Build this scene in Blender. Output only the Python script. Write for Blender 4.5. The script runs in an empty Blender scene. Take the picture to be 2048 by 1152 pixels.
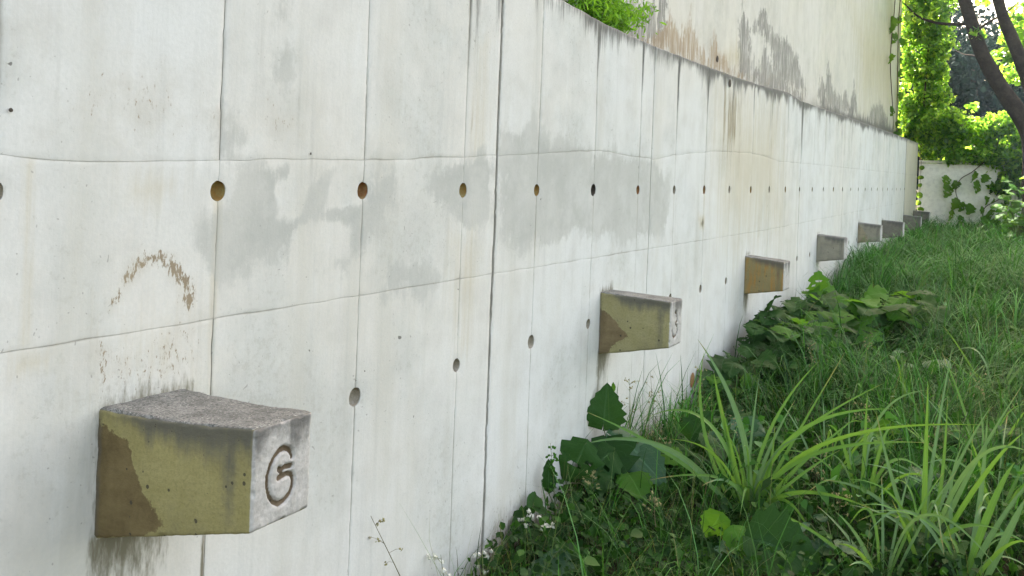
import bpy, bmesh, math, random
import numpy as np
from mathutils import Vector, Matrix, Euler, Quaternion, noise as mnoise

sc = bpy.context.scene
C = sc.collection
random.seed(7); RNG = np.random.default_rng(11)

# ---------------------------------------------------------------- camera
ALPHA = math.radians(28.135); ROLL = 0.038; EYE = 1.6; CAMX = 1.85
cr, sr = math.sqrt(1-ROLL*ROLL), ROLL
fw = Vector((-math.sin(ALPHA), math.cos(ALPHA), 0)); rt = Vector((math.cos(ALPHA), math.sin(ALPHA), 0)); up = Vector((0, 0, 1))
ix = cr*rt + sr*up; iy = -sr*rt + cr*up
cam_d = bpy.data.cameras.new('camera'); cam = bpy.data.objects.new('camera', cam_d); C.objects.link(cam)
cam.matrix_world = Matrix(((ix.x, iy.x, -fw.x, CAMX), (ix.y, iy.y, -fw.y, 0), (ix.z, iy.z, -fw.z, EYE), (0, 0, 0, 1)))
cam_d.sensor_width = 36; cam_d.lens = 1900/2048*36
cam_d.shift_x = -(1024.73-1024)/2048; cam_d.shift_y = (339.39-576)/2048
cam_d.clip_start = 0.05; cam_d.clip_end = 2000
sc.camera = cam

# ---------------------------------------------------------------- sky, sun, exposure
SUN_DIR = Vector((-0.50, 0.84, 0)).normalized(); SUN_EL = math.radians(52)
sd = Vector((SUN_DIR.x*math.cos(SUN_EL), SUN_DIR.y*math.cos(SUN_EL), math.sin(SUN_EL)))
world = bpy.data.worlds.new('World'); sc.world = world; world.use_nodes = True
wn = world.node_tree.nodes; wl = world.node_tree.links
bg = wn['Background']; sky = wn.new('ShaderNodeTexSky'); sky.sky_type = 'NISHITA'; sky.sun_disc = False
sky.sun_elevation = SUN_EL; sky.sun_rotation = math.atan2(sd.x, sd.y)
sky.air_density = 1.0; sky.dust_density = 4.0; sky.ozone_density = 0.6
wb = wn.new('ShaderNodeMix'); wb.data_type = 'RGBA'; wb.blend_type = 'MULTIPLY'; wb.inputs[0].default_value = 1; wb.inputs[7].default_value = (1.24, 1.01, 0.765, 1)
wl.new(sky.outputs[0], wb.inputs[6]); wl.new(wb.outputs[2], bg.inputs[0]); bg.inputs[1].default_value = 0.13
sun_d = bpy.data.lights.new('sun', 'SUN'); sun_d.energy = 4.5; sun_d.angle = math.radians(0.5); sun_d.color = (1, 0.93, 0.82)
sun = bpy.data.objects.new('sun', sun_d); C.objects.link(sun)
sun.rotation_euler = (-sd).to_track_quat('-Z', 'Y').to_euler()
sc.view_settings.view_transform = 'Standard'; sc.view_settings.look = 'None'
sc.view_settings.gamma = 1; sc.view_settings.use_curve_mapping = False
sc.view_settings.exposure = 2.79
HAZE = 0.0004   # density of the thin haze box built last
sc.cycles.max_bounces = 8; sc.cycles.diffuse_bounces = 4; sc.cycles.transparent_max_bounces = 8

# ---------------------------------------------------------------- helpers
def tag(o, label=None, cat=None, group=None, kind=None):
    if label: o['label'] = label
    if cat: o['category'] = cat
    if group: o['group'] = group
    if kind: o['kind'] = kind
    return o
def empty(name, loc=(0, 0, 0), rz=0):
    o = bpy.data.objects.new(name, None); C.objects.link(o); o.location = loc; o.rotation_euler = (0, 0, rz); return o
def link(name, me, mat=None, parent=None):
    o = bpy.data.objects.new(name, me); C.objects.link(o)
    if mat is not None and not me.materials: me.materials.append(mat)
    if parent is not None: o.parent = parent
    return o
def mesh(name, vs, fs, smooth=True):
    me = bpy.data.meshes.new(name); me.from_pydata([tuple(v) for v in vs], [], fs); me.update()
    if smooth: me.polygons.foreach_set('use_smooth', [True]*len(me.polygons))
    return me
def fast_mesh(name, co, quads=None, tris=None, smooth=False):
    """numpy vertices and faces to a mesh"""
    me = bpy.data.meshes.new(name); co = np.asarray(co, np.float32)
    nq = 0 if quads is None else len(quads); nt = 0 if tris is None else len(tris)
    me.vertices.add(len(co)); me.vertices.foreach_set('co', co.ravel())
    loops = np.concatenate([a.ravel() for a in (quads, tris) if a is not None]).astype(np.int32)
    me.loops.add(len(loops)); me.loops.foreach_set('vertex_index', loops)
    st = np.concatenate([np.arange(nq)*4, nq*4+np.arange(nt)*3]).astype(np.int32)
    me.polygons.add(nq+nt); me.polygons.foreach_set('loop_start', st)
    me.polygons.foreach_set('loop_total', np.concatenate([np.full(nq, 4), np.full(nt, 3)]).astype(np.int32))
    if smooth: me.polygons.foreach_set('use_smooth', np.ones(nq+nt, bool))
    me.update(calc_edges=True); return me
def fattr(me, name, vals):
    a = me.attributes.new(name, 'FLOAT', 'POINT'); a.data.foreach_set('value', np.asarray(vals, np.float32)); return a
def cattr(me, name, rgb):
    a = me.attributes.new(name, 'FLOAT_COLOR', 'POINT'); rgb = np.asarray(rgb, np.float32)
    a.data.foreach_set('color', np.concatenate([rgb, np.ones((len(rgb), 1), np.float32)], 1).ravel())
def tube(bm_v, bm_f, pts, radii, n=8, wob=0):
    """adds a tapered tube along pts to vertex / face lists"""
    base = len(bm_v); k = len(pts); prev = None
    for i, p in enumerate(pts):
        p = Vector(p); d = (Vector(pts[min(i+1, k-1)])-Vector(pts[max(i-1, 0)])).normalized()
        a = d.orthogonal().normalized() if prev is None else (prev-d*prev.dot(d)).normalized()
        prev = a; b = d.cross(a)
        for j in range(n):
            t = 2*math.pi*j/n; r = radii[i]
            if wob: r *= 1+wob*mnoise.noise(Vector((p.x*3+math.cos(t)*1.2, p.y*3+math.sin(t)*1.2, p.z*1.6)))
            bm_v.append(tuple(p+(a*math.cos(t)+b*math.sin(t))*r))
    for i in range(k-1):
        for j in range(n):
            j2 = (j+1) % n
            bm_f.append((base+i*n+j, base+i*n+j2, base+(i+1)*n+j2, base+(i+1)*n+j))
    bm_f.append(tuple(base+(k-1)*n+j for j in range(n)))
def smooth_path(pts, radii, sub=5):
    out, rr = [], []
    P = [Vector(p) for p in pts]; P = [2*P[0]-P[1]]+P+[2*P[-1]-P[-2]]
    for i in range(1, len(P)-2):
        for s in range(sub):
            t = s/sub; a, b, c, d = P[i-1:i+3]
            out.append(0.5*((2*b)+(c-a)*t+(2*a-5*b+4*c-d)*t*t+(3*b-a-3*c+d)*t**3)); rr.append(radii[i-1]*(1-t)+radii[i]*t)
    out.append(P[-2]); rr.append(radii[-1]); return out, rr
def seg_dist(px, py, pts, closed=True):
    d = np.full(px.shape, 1e9); ins = np.zeros(px.shape, bool); n = len(pts)
    for i in range(n if closed else n-1):
        ax, ay = pts[i]; bx, by = pts[(i+1) % n]; dx, dy = bx-ax, by-ay
        t = np.clip(((px-ax)*dx+(py-ay)*dy)/max(dx*dx+dy*dy, 1e-9), 0, 1)
        d = np.minimum(d, np.hypot(px-ax-t*dx, py-ay-t*dy))
        if closed and ay != by:
            ins ^= ((ay > py) != (by > py)) & (px < dx*(py-ay)/dy+ax)
    return d, ins
def blob(px, py, pts, w):
    """field that is 0.5 on the outline of a stain, 1 well inside it, 0 well outside"""
    d, ins = seg_dist(px, py, pts); return np.clip(0.5+np.where(ins, d, -d)/w, 0, 1)
def noise1(seed, x):
    """smooth 1D noise 0..1"""
    x = np.asarray(x, float); i = np.floor(x).astype(int); f = x-i; f = f*f*(3-2*f)
    h = lambda k: np.modf(np.abs(np.sin(k*12.9898+seed*78.233)*43758.5453))[0]
    return h(i)*(1-f)+h(i+1)*f

# ---------------------------------------------------------------- node helpers
class G:
    def __init__(s, name):
        s.m = bpy.data.materials.new(name); s.m.use_nodes = True; s.t = s.m.node_tree; s.t.nodes.clear()
        s.out = s.n('ShaderNodeOutputMaterial')
    def n(s, ty, **kw):
        nd = s.t.nodes.new(ty)
        for k, v in kw.items():
            if hasattr(v, 'is_output') or isinstance(v, bpy.types.NodeSocket): s.t.links.new(v, nd.inputs[k.replace('_', ' ')])
            elif k in nd.inputs.keys(): nd.inputs[k].default_value = v
            elif k.replace('_', ' ') in nd.inputs.keys(): nd.inputs[k.replace('_', ' ')].default_value = v
            else: setattr(nd, k, v)
        return nd
    def put(s, sock, v):
        if isinstance(v, bpy.types.NodeSocket): s.t.links.new(v, sock)
        else: sock.default_value = v
    def math(s, op, a, b=None, c=None, clamp=False):
        nd = s.t.nodes.new('ShaderNodeMath'); nd.operation = op; nd.use_clamp = clamp
        for i, v in enumerate((a, b, c)):
            if v is not None: s.put(nd.inputs[i], v)
        return nd.outputs[0]
    def mix(s, f, a, b, mode='MIX'):
        nd = s.t.nodes.new('ShaderNodeMix'); nd.data_type = 'RGBA'; nd.blend_type = mode; nd.clamp_factor = True
        col = lambda v: v if isinstance(v, bpy.types.NodeSocket) or len(v) == 4 else (*v, 1)
        s.put(nd.inputs[0], f); s.put(nd.inputs[6], col(a)); s.put(nd.inputs[7], col(b)); return nd.outputs[2]
    def ramp(s, v, lo, hi, a=0.0, b=1.0):
        nd = s.t.nodes.new('ShaderNodeMapRange'); nd.interpolation_type = 'SMOOTHSTEP'
        s.put(nd.inputs[0], v); nd.inputs[1].default_value = lo; nd.inputs[2].default_value = hi
        nd.inputs[3].default_value = a; nd.inputs[4].default_value = b; return nd.outputs[0]
    def attr(s, name, out='Fac'):
        nd = s.t.nodes.new('ShaderNodeAttribute'); nd.attribute_name = name; return nd.outputs[out]
    def obj(s): return s.t.nodes.new('ShaderNodeTexCoord').outputs['Object']
    def scale(s, v, x, y, z):
        nd = s.t.nodes.new('ShaderNodeMapping'); s.t.links.new(v, nd.inputs[0]); nd.inputs['Scale'].default_value = (x, y, z); return nd.outputs[0]
    def noise(s, v, sc_, det=4, rough=0.55, dist=0.0, out=0):
        nd = s.t.nodes.new('ShaderNodeTexNoise'); s.t.links.new(v, nd.inputs['Vector']); nd.inputs['Scale'].default_value = sc_
        nd.inputs['Detail'].default_value = det; nd.inputs['Roughness'].default_value = rough; nd.inputs['Distortion'].default_value = dist
        return nd.outputs[out]
    def voro(s, v, sc_, out='Distance', rnd=1.0):
        nd = s.t.nodes.new('ShaderNodeTexVoronoi'); s.t.links.new(v, nd.inputs['Vector']); nd.inputs['Scale'].default_value = sc_
        nd.inputs['Randomness'].default_value = rnd; return nd.outputs[out]
    def bump(s, h, st=0.3, dist=0.004):
        nd = s.t.nodes.new('ShaderNodeBump'); s.put(nd.inputs['Height'], h); nd.inputs['Strength'].default_value = st; nd.inputs['Distance'].default_value = dist
        return nd.outputs[0]
    def surf(s, col, rough=0.8, spec=0.3, normal=None, trans=None, tfac=0.0):
        p = s.t.nodes.new('ShaderNodeBsdfPrincipled'); s.put(p.inputs['Base Color'], col if isinstance(col, bpy.types.NodeSocket) else (*col, 1))
        s.put(p.inputs['Roughness'], rough); p.inputs['Specular IOR Level'].default_value = spec
        if normal is not None: s.t.links.new(normal, p.inputs['Normal'])
        o = p.outputs[0]
        if tfac:
            tr = s.t.nodes.new('ShaderNodeBsdfTranslucent'); s.put(tr.inputs[0], trans)
            mx = s.t.nodes.new('ShaderNodeMixShader'); mx.inputs[0].default_value = tfac
            s.t.links.new(o, mx.inputs[1]); s.t.links.new(tr.outputs[0], mx.inputs[2]); o = mx.outputs[0]
        s.t.links.new(o, s.out.inputs[0]); return s.m
DAMP = [[(1.981, 1.625), (2.094, 1.606), (2.153, 1.51), (2.24, 1.547), (2.359, 1.561), (2.597, 1.58), (2.65, 1.517), (2.628, 1.45), (2.513, 1.371), (2.445, 1.278), (2.255, 1.288), (2.174, 1.319), (2.079, 1.311), (1.961, 1.285), (1.85, 1.28), (1.786, 1.357), (1.748, 1.429), (1.789, 1.46), (1.913, 1.477), (1.932, 1.545), (1.959, 1.593)], [(1.828, 1.719), (1.903, 1.738), (1.921, 1.707), (1.9, 1.652), (1.86, 1.608), (1.834, 1.623)], [(2.034, 2.051), (2.07, 2.057), (2.068, 1.993), (2.045, 1.997)], [(2.046, 1.905), (2.092, 1.904), (2.086, 1.86), (2.051, 1.811), (2.036, 1.855)], [(2.871, 1.606), (3.188, 1.672), (3.288, 1.655), (3.3, 1.397), (3.097, 1.374), (2.914, 1.462), (2.812, 1.517)], [(3.355, 1.742), (3.603, 1.804), (4.074, 1.727), (4.314, 1.712), (4.718, 1.7), (5.188, 1.687), (5.47, 1.544), (5.413, 1.247), (4.765, 1.248), (4.113, 1.302), (3.601, 1.26), (3.355, 1.314)], [(2.588, 1.284), (2.766, 1.273), (2.934, 1.189), (2.87, 1.149), (2.595, 1.167)]]
PALE = [[(2.16, 1.386), (2.247, 1.427), (2.394, 1.399), (2.372, 1.345), (2.253, 1.321), (2.162, 1.342)], [(2.359, 1.564), (2.433, 1.597), (2.427, 1.485), (2.291, 1.471)], [(2.068, 1.503), (2.13, 1.517), (2.134, 1.459), (2.071, 1.446)]]
OCHRE = [[(1.5, 1.576), (1.716, 1.581), (1.724, 1.492), (1.613, 1.457), (1.506, 1.448)], [(1.283, 1.584), (1.3, 1.584), (1.311, 1.187), (1.288, 1.19)], [(1.264, 1.178), (1.369, 1.178), (1.365, 1.124), (1.266, 1.12)], [(2.99, 1.359), (3.17, 1.4), (3.24, 1.241), (3.169, 0.898), (3.045, 0.842), (3.008, 1.108)], [(6.327, 2.261), (8.392, 2.339), (8.707, 1.106), (7.46, 1.041), (6.608, 1.09), (6.404, 1.685)], [(3.078, 2.121), (3.25, 2.146), (3.251, 1.615), (3.081, 1.592)], [(6.045, 1.35), (6.213, 1.346), (6.203, 1.246), (6.091, 1.251)], [(1.487, 1.265), (1.766, 1.236), (1.794, 1.013), (1.491, 1.034)]]
STREAK = [[(6.486, 2.26), (6.976, 2.29), (7.017, 1.81), (6.644, 1.761)], [(3.126, 1.88), (3.174, 1.845), (3.126, 1.727), (3.066, 1.686)], [(1.856, 1.174), (1.804, 1.167), (1.824, 1.269)]]
ARCH = [(1.491, 1.186), (1.516, 1.239), (1.541, 1.295), (1.589, 1.344), (1.649, 1.352), (1.689, 1.331), (1.731, 1.29), (1.75, 1.238), (1.739, 1.188)]
ARM = [(1.484, 1.179), (1.493, 1.126), (1.504, 1.043)]
UGREY = [[(4.988, 2.593), (5.94, 2.76), (6.136, 2.709), (6.327, 2.81), (6.534, 2.864), (6.667, 2.667), (6.259, 2.503), (5.611, 2.511)], [(8.6, 2.953), (8.698, 3.129), (8.963, 2.959), (9.055, 2.733), (9.253, 2.587), (9.385, 2.773), (9.446, 2.904), (9.569, 2.92), (9.809, 2.772), (10.242, 2.929), (10.528, 2.691), (11.64, 2.595), (11.374, 2.455), (8.659, 2.548), (8.592, 2.769)], [(9.087, 3.025), (9.164, 3.157), (9.43, 3.263), (9.634, 3.181), (9.867, 3.099), (10.329, 3.128), (10.716, 3.071), (11.044, 3.029), (11.293, 2.885), (11.712, 2.691), (10.292, 2.641), (9.775, 2.983), (9.335, 3.086)], [(12.415, 2.692), (12.701, 2.976), (12.93, 2.737), (13.064, 3.147), (13.471, 2.853), (14.315, 2.786), (14.499, 2.947), (15.014, 2.731), (15.305, 3.137), (15.769, 2.709), (12.615, 2.549)], [(16.896, 2.663), (17.441, 2.914), (18.393, 3.078), (19.579, 2.835), (19.264, 2.605)]]
UBROWN = [[(6.16, 2.489), (6.452, 2.635), (6.651, 2.811), (6.798, 2.724), (6.924, 2.667), (7.099, 2.847), (7.378, 2.692), (7.624, 2.603), (7.81, 2.836), (7.986, 2.648), (8.482, 2.574), (9.034, 2.492), (7.71, 2.489)]]
UOCHRE = [[(14.639, 4.287), (20.042, 5.235), (20.442, 2.689), (16.04, 2.688)], [(7.986, 2.648), (8.613, 2.863), (9.02, 2.586), (7.998, 2.564)]]
SIX = [[(0.665, 0.602), (0.657, 0.639), (0.606, 0.684), (0.523, 0.715), (0.447, 0.708), (0.363, 0.662), (0.296, 0.594), (0.255, 0.497), (0.255, 0.391), (0.291, 0.296), (0.363, 0.221), (0.456, 0.177), (0.556, 0.19), (0.64, 0.243), (0.687, 0.311), (0.687, 0.38), (0.657, 0.429), (0.59, 0.447), (0.514, 0.444), (0.442, 0.434)], [(0.442, 0.522), (0.489, 0.502), (0.548, 0.522), (0.657, 0.513)], [(0.481, 0.506), (0.492, 0.459)]]
THREE = [[(0.425, 0.752), (0.552, 0.71), (0.612, 0.614), (0.59, 0.536), (0.463, 0.499), (0.59, 0.426), (0.634, 0.321), (0.537, 0.231), (0.388, 0.191), (0.254, 0.261), (0.201, 0.366)]]
BLADES_A = [((0.799, 4.42, 0.081), (0.751, 4.37, 0.466), (0.55, 4.32, 0.845), 0.016), ((0.68, 4.45, 0.048), (0.56, 4.45, 0.394), (0.531, 4.5, 0.753), 0.01), ((0.798, 4.42, 0.115), (0.663, 4.44, 0.436), (0.592, 4.47, 0.669), 0.013), ((0.821, 4.42, 0.12), (0.993, 4.4, 0.453), (1.406, 4.42, 0.629), 0.012), ((0.805, 4.45, 0.038), (0.898, 4.55, 0.332), (1.325, 4.75, 0.673), 0.011), ((0.828, 4.42, 0.052), (1.117, 4.32, 0.448), (1.756, 4.22, 0.66), 0.013), ((0.834, 4.4, 0.013), (1.038, 4.3, 0.373), (1.542, 4.25, 0.547), 0.012), ((0.766, 4.38, 0.005), (0.511, 4.33, 0.248), (0.04, 4.232, 0.447), 0.014), ((0.749, 4.36, -0.015), (0.458, 4.26, 0.327), (0.04, 4.152, 0.3), 0.015), ((0.779, 4.42, -0.004), (0.582, 4.47, 0.417), (0.225, 4.57, 0.373), 0.014), ((0.828, 4.36, 0.006), (1.03, 4.26, 0.24), (1.388, 4.21, 0.239), 0.012), ((0.782, 4.45, 0.033), (0.848, 4.55, 0.418), (1.046, 4.65, 0.758), 0.009), ((0.77, 4.45, 0.031), (0.758, 4.55, 0.308), (0.768, 4.65, 0.669), 0.008), ((0.81, 4.48, 0.007), (0.884, 4.63, 0.239), (1.137, 4.78, 0.785), 0.01), ((0.8, 4.4, 0.075), (0.853, 4.45, 0.302), (0.968, 4.5, 0.587), 0.01), ((0.771, 4.4, 0.046), (0.657, 4.4, 0.257), (0.568, 4.4, 0.383), 0.01), ((0.81, 4.38, 0.06), (1.024, 4.28, 0.288), (1.207, 4.28, 0.451), 0.01), ((0.793, 4.36, 0.029), (0.72, 4.26, 0.236), (0.366, 4.26, 0.17), 0.01), ((0.817, 4.4, 0.033), (0.878, 4.4, 0.228), (0.892, 4.45, 0.471), 0.011), ((0.839, 4.34, 0.044), (0.992, 4.24, 0.206), (1.164, 4.14, 0.038), 0.01), ((0.773, 4.42, 0.041), (0.719, 4.44, 0.211), (0.64, 4.42, 0.555), 0.011), ((0.828, 4.45, 0.031), (1.001, 4.5, 0.293), (1.233, 4.65, 0.528), 0.01)]
BLADES_B = [((1.546, 4.3, 0.028), (1.543, 4.3, 0.401), (1.541, 4.3, 0.79), 0.012), ((1.527, 4.3, 0.045), (1.435, 4.25, 0.332), (1.355, 4.2, 0.656), 0.01), ((1.55, 4.15, 0.021), (1.512, 4.1, 0.19), (1.445, 4.05, 0.35), 0.01), ((1.578, 4.3, 0.036), (1.692, 4.3, 0.408), (1.887, 4.4, 0.808), 0.016), ((1.575, 4.3, 0.035), (1.712, 4.2, 0.498), (1.918, 4.2, 0.584), 0.013), ((1.593, 4.25, 0.056), (1.749, 4.2, 0.446), (1.895, 4.2, 0.657), 0.013), ((1.555, 4.35, 0.034), (1.596, 4.4, 0.321), (1.608, 4.45, 0.692), 0.01), ((1.512, 4.35, 0.045), (1.367, 4.35, 0.248), (1.117, 4.35, 0.287), 0.01), ((1.547, 4.4, 0.036), (1.627, 4.5, 0.342), (1.786, 4.6, 0.689), 0.011), ((1.537, 4.25, 0.044), (1.464, 4.2, 0.208), (1.274, 4.15, 0.267), 0.01), ((1.538, 4.4, 0.034), (1.549, 4.5, 0.327), (1.607, 4.7, 0.89), 0.01), ((1.573, 4.2, 0.049), (1.671, 4.1, 0.263), (1.827, 4.05, 0.312), 0.011)]
BLADES_C = [((1.687, 4.1, 0.072), (1.798, 4.1, 0.386), (1.868, 4.1, 0.563), 0.016), ((1.808, 4.05, 0.119), (1.86, 4.05, 0.319), (1.905, 4.05, 0.441), 0.016), ((1.704, 4.1, 0.076), (1.809, 4.1, 0.293), (1.921, 4.15, 0.491), 0.012), ((1.724, 4.05, 0.089), (1.829, 4.0, 0.254), (1.917, 3.95, 0.318), 0.012), ((1.691, 4.2, 0.057), (1.642, 4.25, 0.331), (1.687, 4.3, 0.57), 0.01), ((1.669, 4.1, 0.068), (1.586, 4.05, 0.261), (1.475, 4.05, 0.316), 0.01), ((1.71, 4.2, 0.041), (1.75, 4.3, 0.338), (1.764, 4.35, 0.673), 0.012)]
BLADES_D = [((1.259, 4.6, 0.131), (1.263, 4.6, 0.383), (1.268, 4.6, 0.647), 0.01), ((1.272, 4.6, 0.134), (1.331, 4.6, 0.395), (1.365, 4.65, 0.48), 0.009), ((1.25, 4.6, 0.13), (1.181, 4.6, 0.369), (1.091, 4.65, 0.459), 0.009), ((1.256, 4.65, 0.128), (1.288, 4.75, 0.469), (1.5, 4.85, 0.644), 0.009), ((1.259, 4.6, 0.131), (1.197, 4.65, 0.313), (1.179, 4.7, 0.603), 0.008), ((1.274, 4.55, 0.145), (1.409, 4.5, 0.301), (1.549, 4.5, 0.327), 0.009)]

# ---------------------------------------------------------------- materials
def concrete(name, base, warm, upper=False):
    g = G(name); P = g.obj()
    big = g.noise(P, 0.55, 4, 0.55); cloud = g.noise(P, 1.6, 6, 0.62); mott = g.noise(P, 6, 6, 0.65); grain = g.noise(P, 90, 3, 0.6)
    strk = g.noise(g.scale(P, 3, 16, 0.9), 1.0, 6, 0.65); wide = g.noise(g.scale(P, 2, 4.5, 0.5), 1.0, 5, 0.6)
    fine = g.noise(g.scale(P, 30, 70, 4), 1.0, 4, 0.65); brush = g.noise(g.scale(P, 40, 55, 14), 1.0, 4, 0.7)
    rag = g.noise(P, 4.5, 9, 0.72); jag = g.noise(g.scale(P, 8, 15, 3.2), 1.0, 8, 0.75)
    cen = lambda v, k: g.math('MULTIPLY', g.math('SUBTRACT', v, 0.5), k)
    dark = tuple(c*k for c, k in zip(base, (0.77, 0.785, 0.765)))
    col = g.mix(g.ramp(big, 0.38, 0.64), base, warm)
    col = g.mix(g.ramp(cloud, 0.45, 0.70, 0, 0.75), col, dark)
    col = g.mix(g.ramp(rag, 0.52, 0.70, 0, 0.40), col, (0.50, 0.50, 0.455))
    col = g.mix(g.ramp(mott, 0.46, 0.74, 0, 0.5), col, tuple(c*0.80 for c in warm))
    spk = g.noise(P, 38, 6, 0.75); col = g.mix(g.ramp(g.math('ADD', spk, cen(cloud, .9)), 0.60, 0.74, 0, 0.5), col, (0.42, 0.415, 0.37))
    col = g.mix(g.ramp(mott, 0.50, 0.24, 0, 0.45), col, tuple(min(c*1.09, .72) for c in base))
    col = g.mix(g.ramp(wide, 0.48, 0.72, 0, 0.5), col, (0.50, 0.485, 0.42))
    col = g.mix(g.ramp(strk, 0.52, 0.78, 0, 0.34), col, tuple(c*0.74 for c in dark))
    col = g.mix(g.ramp(strk, 0.44, 0.25, 0, 0.25), col, tuple(min(c*1.12, .74) for c in base))
    col = g.mix(g.ramp(grain, 0.35, 0.72, 0.0, 0.24), col, dark)
    # ochre runs
    oc = g.ramp(g.math('ADD', g.attr('ochre'), g.math('ADD', cen(fine, .7), cen(strk, 1.0))), 0.2, 1.0, 0, 0.58)
    col = g.mix(oc, col, (0.43, 0.37, 0.20) if upper else (0.49, 0.43, 0.29))
    # damp repair patches with ragged brushed edges
    dm = g.ramp(g.math('ADD', g.attr('damp'), g.math('ADD', cen(rag, 1.3), cen(jag, 1.9 if upper else 0.6))), 0.44 if upper else 0.39, 0.51 if upper else 0.61)
    if upper: dm = g.math('MULTIPLY', dm, g.ramp(fine, 0.34, 0.52, 0.05, 0.92))
    else: dm = g.math('MULTIPLY', g.math('MULTIPLY', dm, g.ramp(rag, 0.70, 0.42, 0.45, 1.0)), g.ramp(mott, 0.70, 0.40, 0.62, 1.0))
    col = g.mix(dm, col, (0.215, 0.21, 0.19) if upper else (0.43, 0.435, 0.405))
    bm_ = g.ramp(g.math('ADD', g.attr('brown'), g.math('ADD', cen(rag, .9), cen(jag if upper else strk, 1.9 if upper else 2.6))), 0.42, 0.62 if upper else 1.05)
    bm_ = g.math('MULTIPLY', bm_, g.ramp(fine, 0.32, 0.58, 0.15, 0.92))
    col = g.mix(bm_, col, (0.33, 0.245, 0.15) if upper else (0.24, 0.20, 0.12))
    # brown lichen-like flecks
    fl = g.noise(g.scale(P, 55, 85, 36), 1.0, 6, 0.72)
    ms = g.ramp(g.math('ADD', g.math('ADD', fl, cen(mott, .35)), g.math('MULTIPLY', g.attr('moss'), 0.30)), 0.72, 0.81)
    col = g.mix(g.math('MULTIPLY', ms, 0.85), col, g.mix(mott, (0.125, 0.085, 0.035), (0.27, 0.19, 0.10)))
    col = g.mix(g.math('MULTIPLY', g.attr('moss'), g.ramp(mott, 0.4, 0.7, 0.05, 0.35)), col, (0.44, 0.39, 0.28))
    # black soot and algae runs, plus shade painted beside the blocks
    so = g.math('ADD', g.attr('soot'), g.math('ADD', cen(fine, 1.1), cen(brush, .5)))
    col = g.mix(g.ramp(so, 0.22, .92, 0, 0.95), col, g.mix(mott, (0.065, 0.07, 0.065), (0.16, 0.155, 0.14)))
    al = g.math('ADD', g.attr('algae_shade'), g.math('ADD', cen(brush, 1.2), cen(strk, .8)))
    col = g.mix(g.ramp(al, 0.38, 1.0, 0, 0.88), col, g.mix(mott, (0.075, 0.075, 0.045), (0.19, 0.165, 0.10)))
    # grime along panel edges
    ed = g.math('ADD', g.attr('rim'), g.math('ADD', cen(mott, 1.0), cen(cloud, 1.2)))
    col = g.mix(g.ramp(ed, 0.55, 1.2, 0, 0.6), col, (0.26, 0.245, 0.20))
    # blow holes and specks, in loose swarms
    def specks(sc_, pw, sz, th):
        wob = g.n('ShaderNodeVectorMath', operation='ADD'); g.t.links.new(P, wob.inputs[0])
        wsc = g.n('ShaderNodeVectorMath', operation='SCALE'); g.t.links.new(g.noise(P, 11, 2, .5, 0, 1), wsc.inputs[0]); wsc.inputs['Scale'].default_value = .10
        g.t.links.new(wsc.outputs[0], wob.inputs[1]); V = wob.outputs[0]
        v = g.voro(V, sc_); c = g.voro(V, sc_, 'Color'); s = g.n('ShaderNodeSeparateColor'); g.t.links.new(c, s.inputs[0])
        r = g.math('MULTIPLY', g.math('POWER', s.outputs[0], pw), sz)
        r = g.math('MULTIPLY', r, g.ramp(cloud, th, th+.15, 0.12, 1.0)); return g.ramp(g.math('SUBTRACT', r, v), -0.02, 0.03)
    sp = specks(26, 17, .17, .44); sp2 = specks(80, 10, .30, .42)
    col = g.mix(g.math('MULTIPLY', sp, .8), col, (0.12, 0.115, 0.10)); col = g.mix(g.math('MULTIPLY', sp2, .5), col, (0.22, 0.21, 0.19))
    h = g.math('SUBTRACT', g.math('ADD', g.math('MULTIPLY', grain, 0.6), g.math('ADD', g.math('MULTIPLY', mott, 0.7), g.math('MULTIPLY', fine, .4))), g.math('MULTIPLY', sp, 1.5))
    return g.surf(col, 0.82, 0.25, g.bump(h, 0.32, 0.003))
M = {}
M['wall'] = concrete('weathered_white_concrete', (0.635, 0.645, 0.63), (0.635, 0.62, 0.575))
M['upper'] = concrete('stained_render', (0.62, 0.605, 0.555), (0.61, 0.585, 0.51), True)

def simple(name, c1, c2, scale=8, rough=0.85, spec=0.2, det=5, bump=0.3, bscale=None):
    g = G(name); P = g.obj(); n = g.noise(P, scale, det, 0.65); f = g.noise(P, bscale or scale*6, 3, 0.6)
    col = g.mix(g.ramp(n, 0.3, 0.7), c1, c2); col = g.mix(g.ramp(f, 0.4, 0.7, 0, 0.4), col, tuple(c*0.6 for c in c1))
    return g.surf(col, rough, spec, g.bump(f, bump, 0.004))
M['core'] = simple('joint_grime', (0.13, 0.125, 0.11), (0.22, 0.21, 0.18), 20)
M['cap'] = simple('wall_top_dirt', (0.12, 0.12, 0.11), (0.30, 0.29, 0.26), 18)
M['sealant'] = simple('joint_filler', (0.16, 0.145, 0.125), (0.27, 0.25, 0.215), 25)
M['hole_rust'] = simple('rusty_recess', (0.27, 0.115, 0.045), (0.30, 0.22, 0.10), 45)
M['hole_ochre'] = simple('ochre_recess', (0.33, 0.20, 0.06), (0.30, 0.25, 0.11), 40)
M['hole_olive'] = simple('olive_recess', (0.30, 0.25, 0.10), (0.30, 0.17, 0.05), 38)
M['hole_grey'] = simple('grey_recess', (0.30, 0.265, 0.205), (0.40, 0.37, 0.31), 40)
M['hole_dark'] = simple('dark_recess', (0.05, 0.045, 0.04), (0.10, 0.08, 0.06), 40)
M['soil'] = simple('dark_soil', (0.055, 0.042, 0.026), (0.035, 0.045, 0.018), 5, 0.95, 0.1)
M['ground'] = simple('grassy_ground', (0.013, 0.014, 0.007), (0.022, 0.022, 0.011), 1.2, 0.95, 0.1)
M['backwall'] = simple('grey_white_render', (0.80, 0.785, 0.73), (0.75, 0.73, 0.66), 2.2, 0.85, 0.2)

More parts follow.
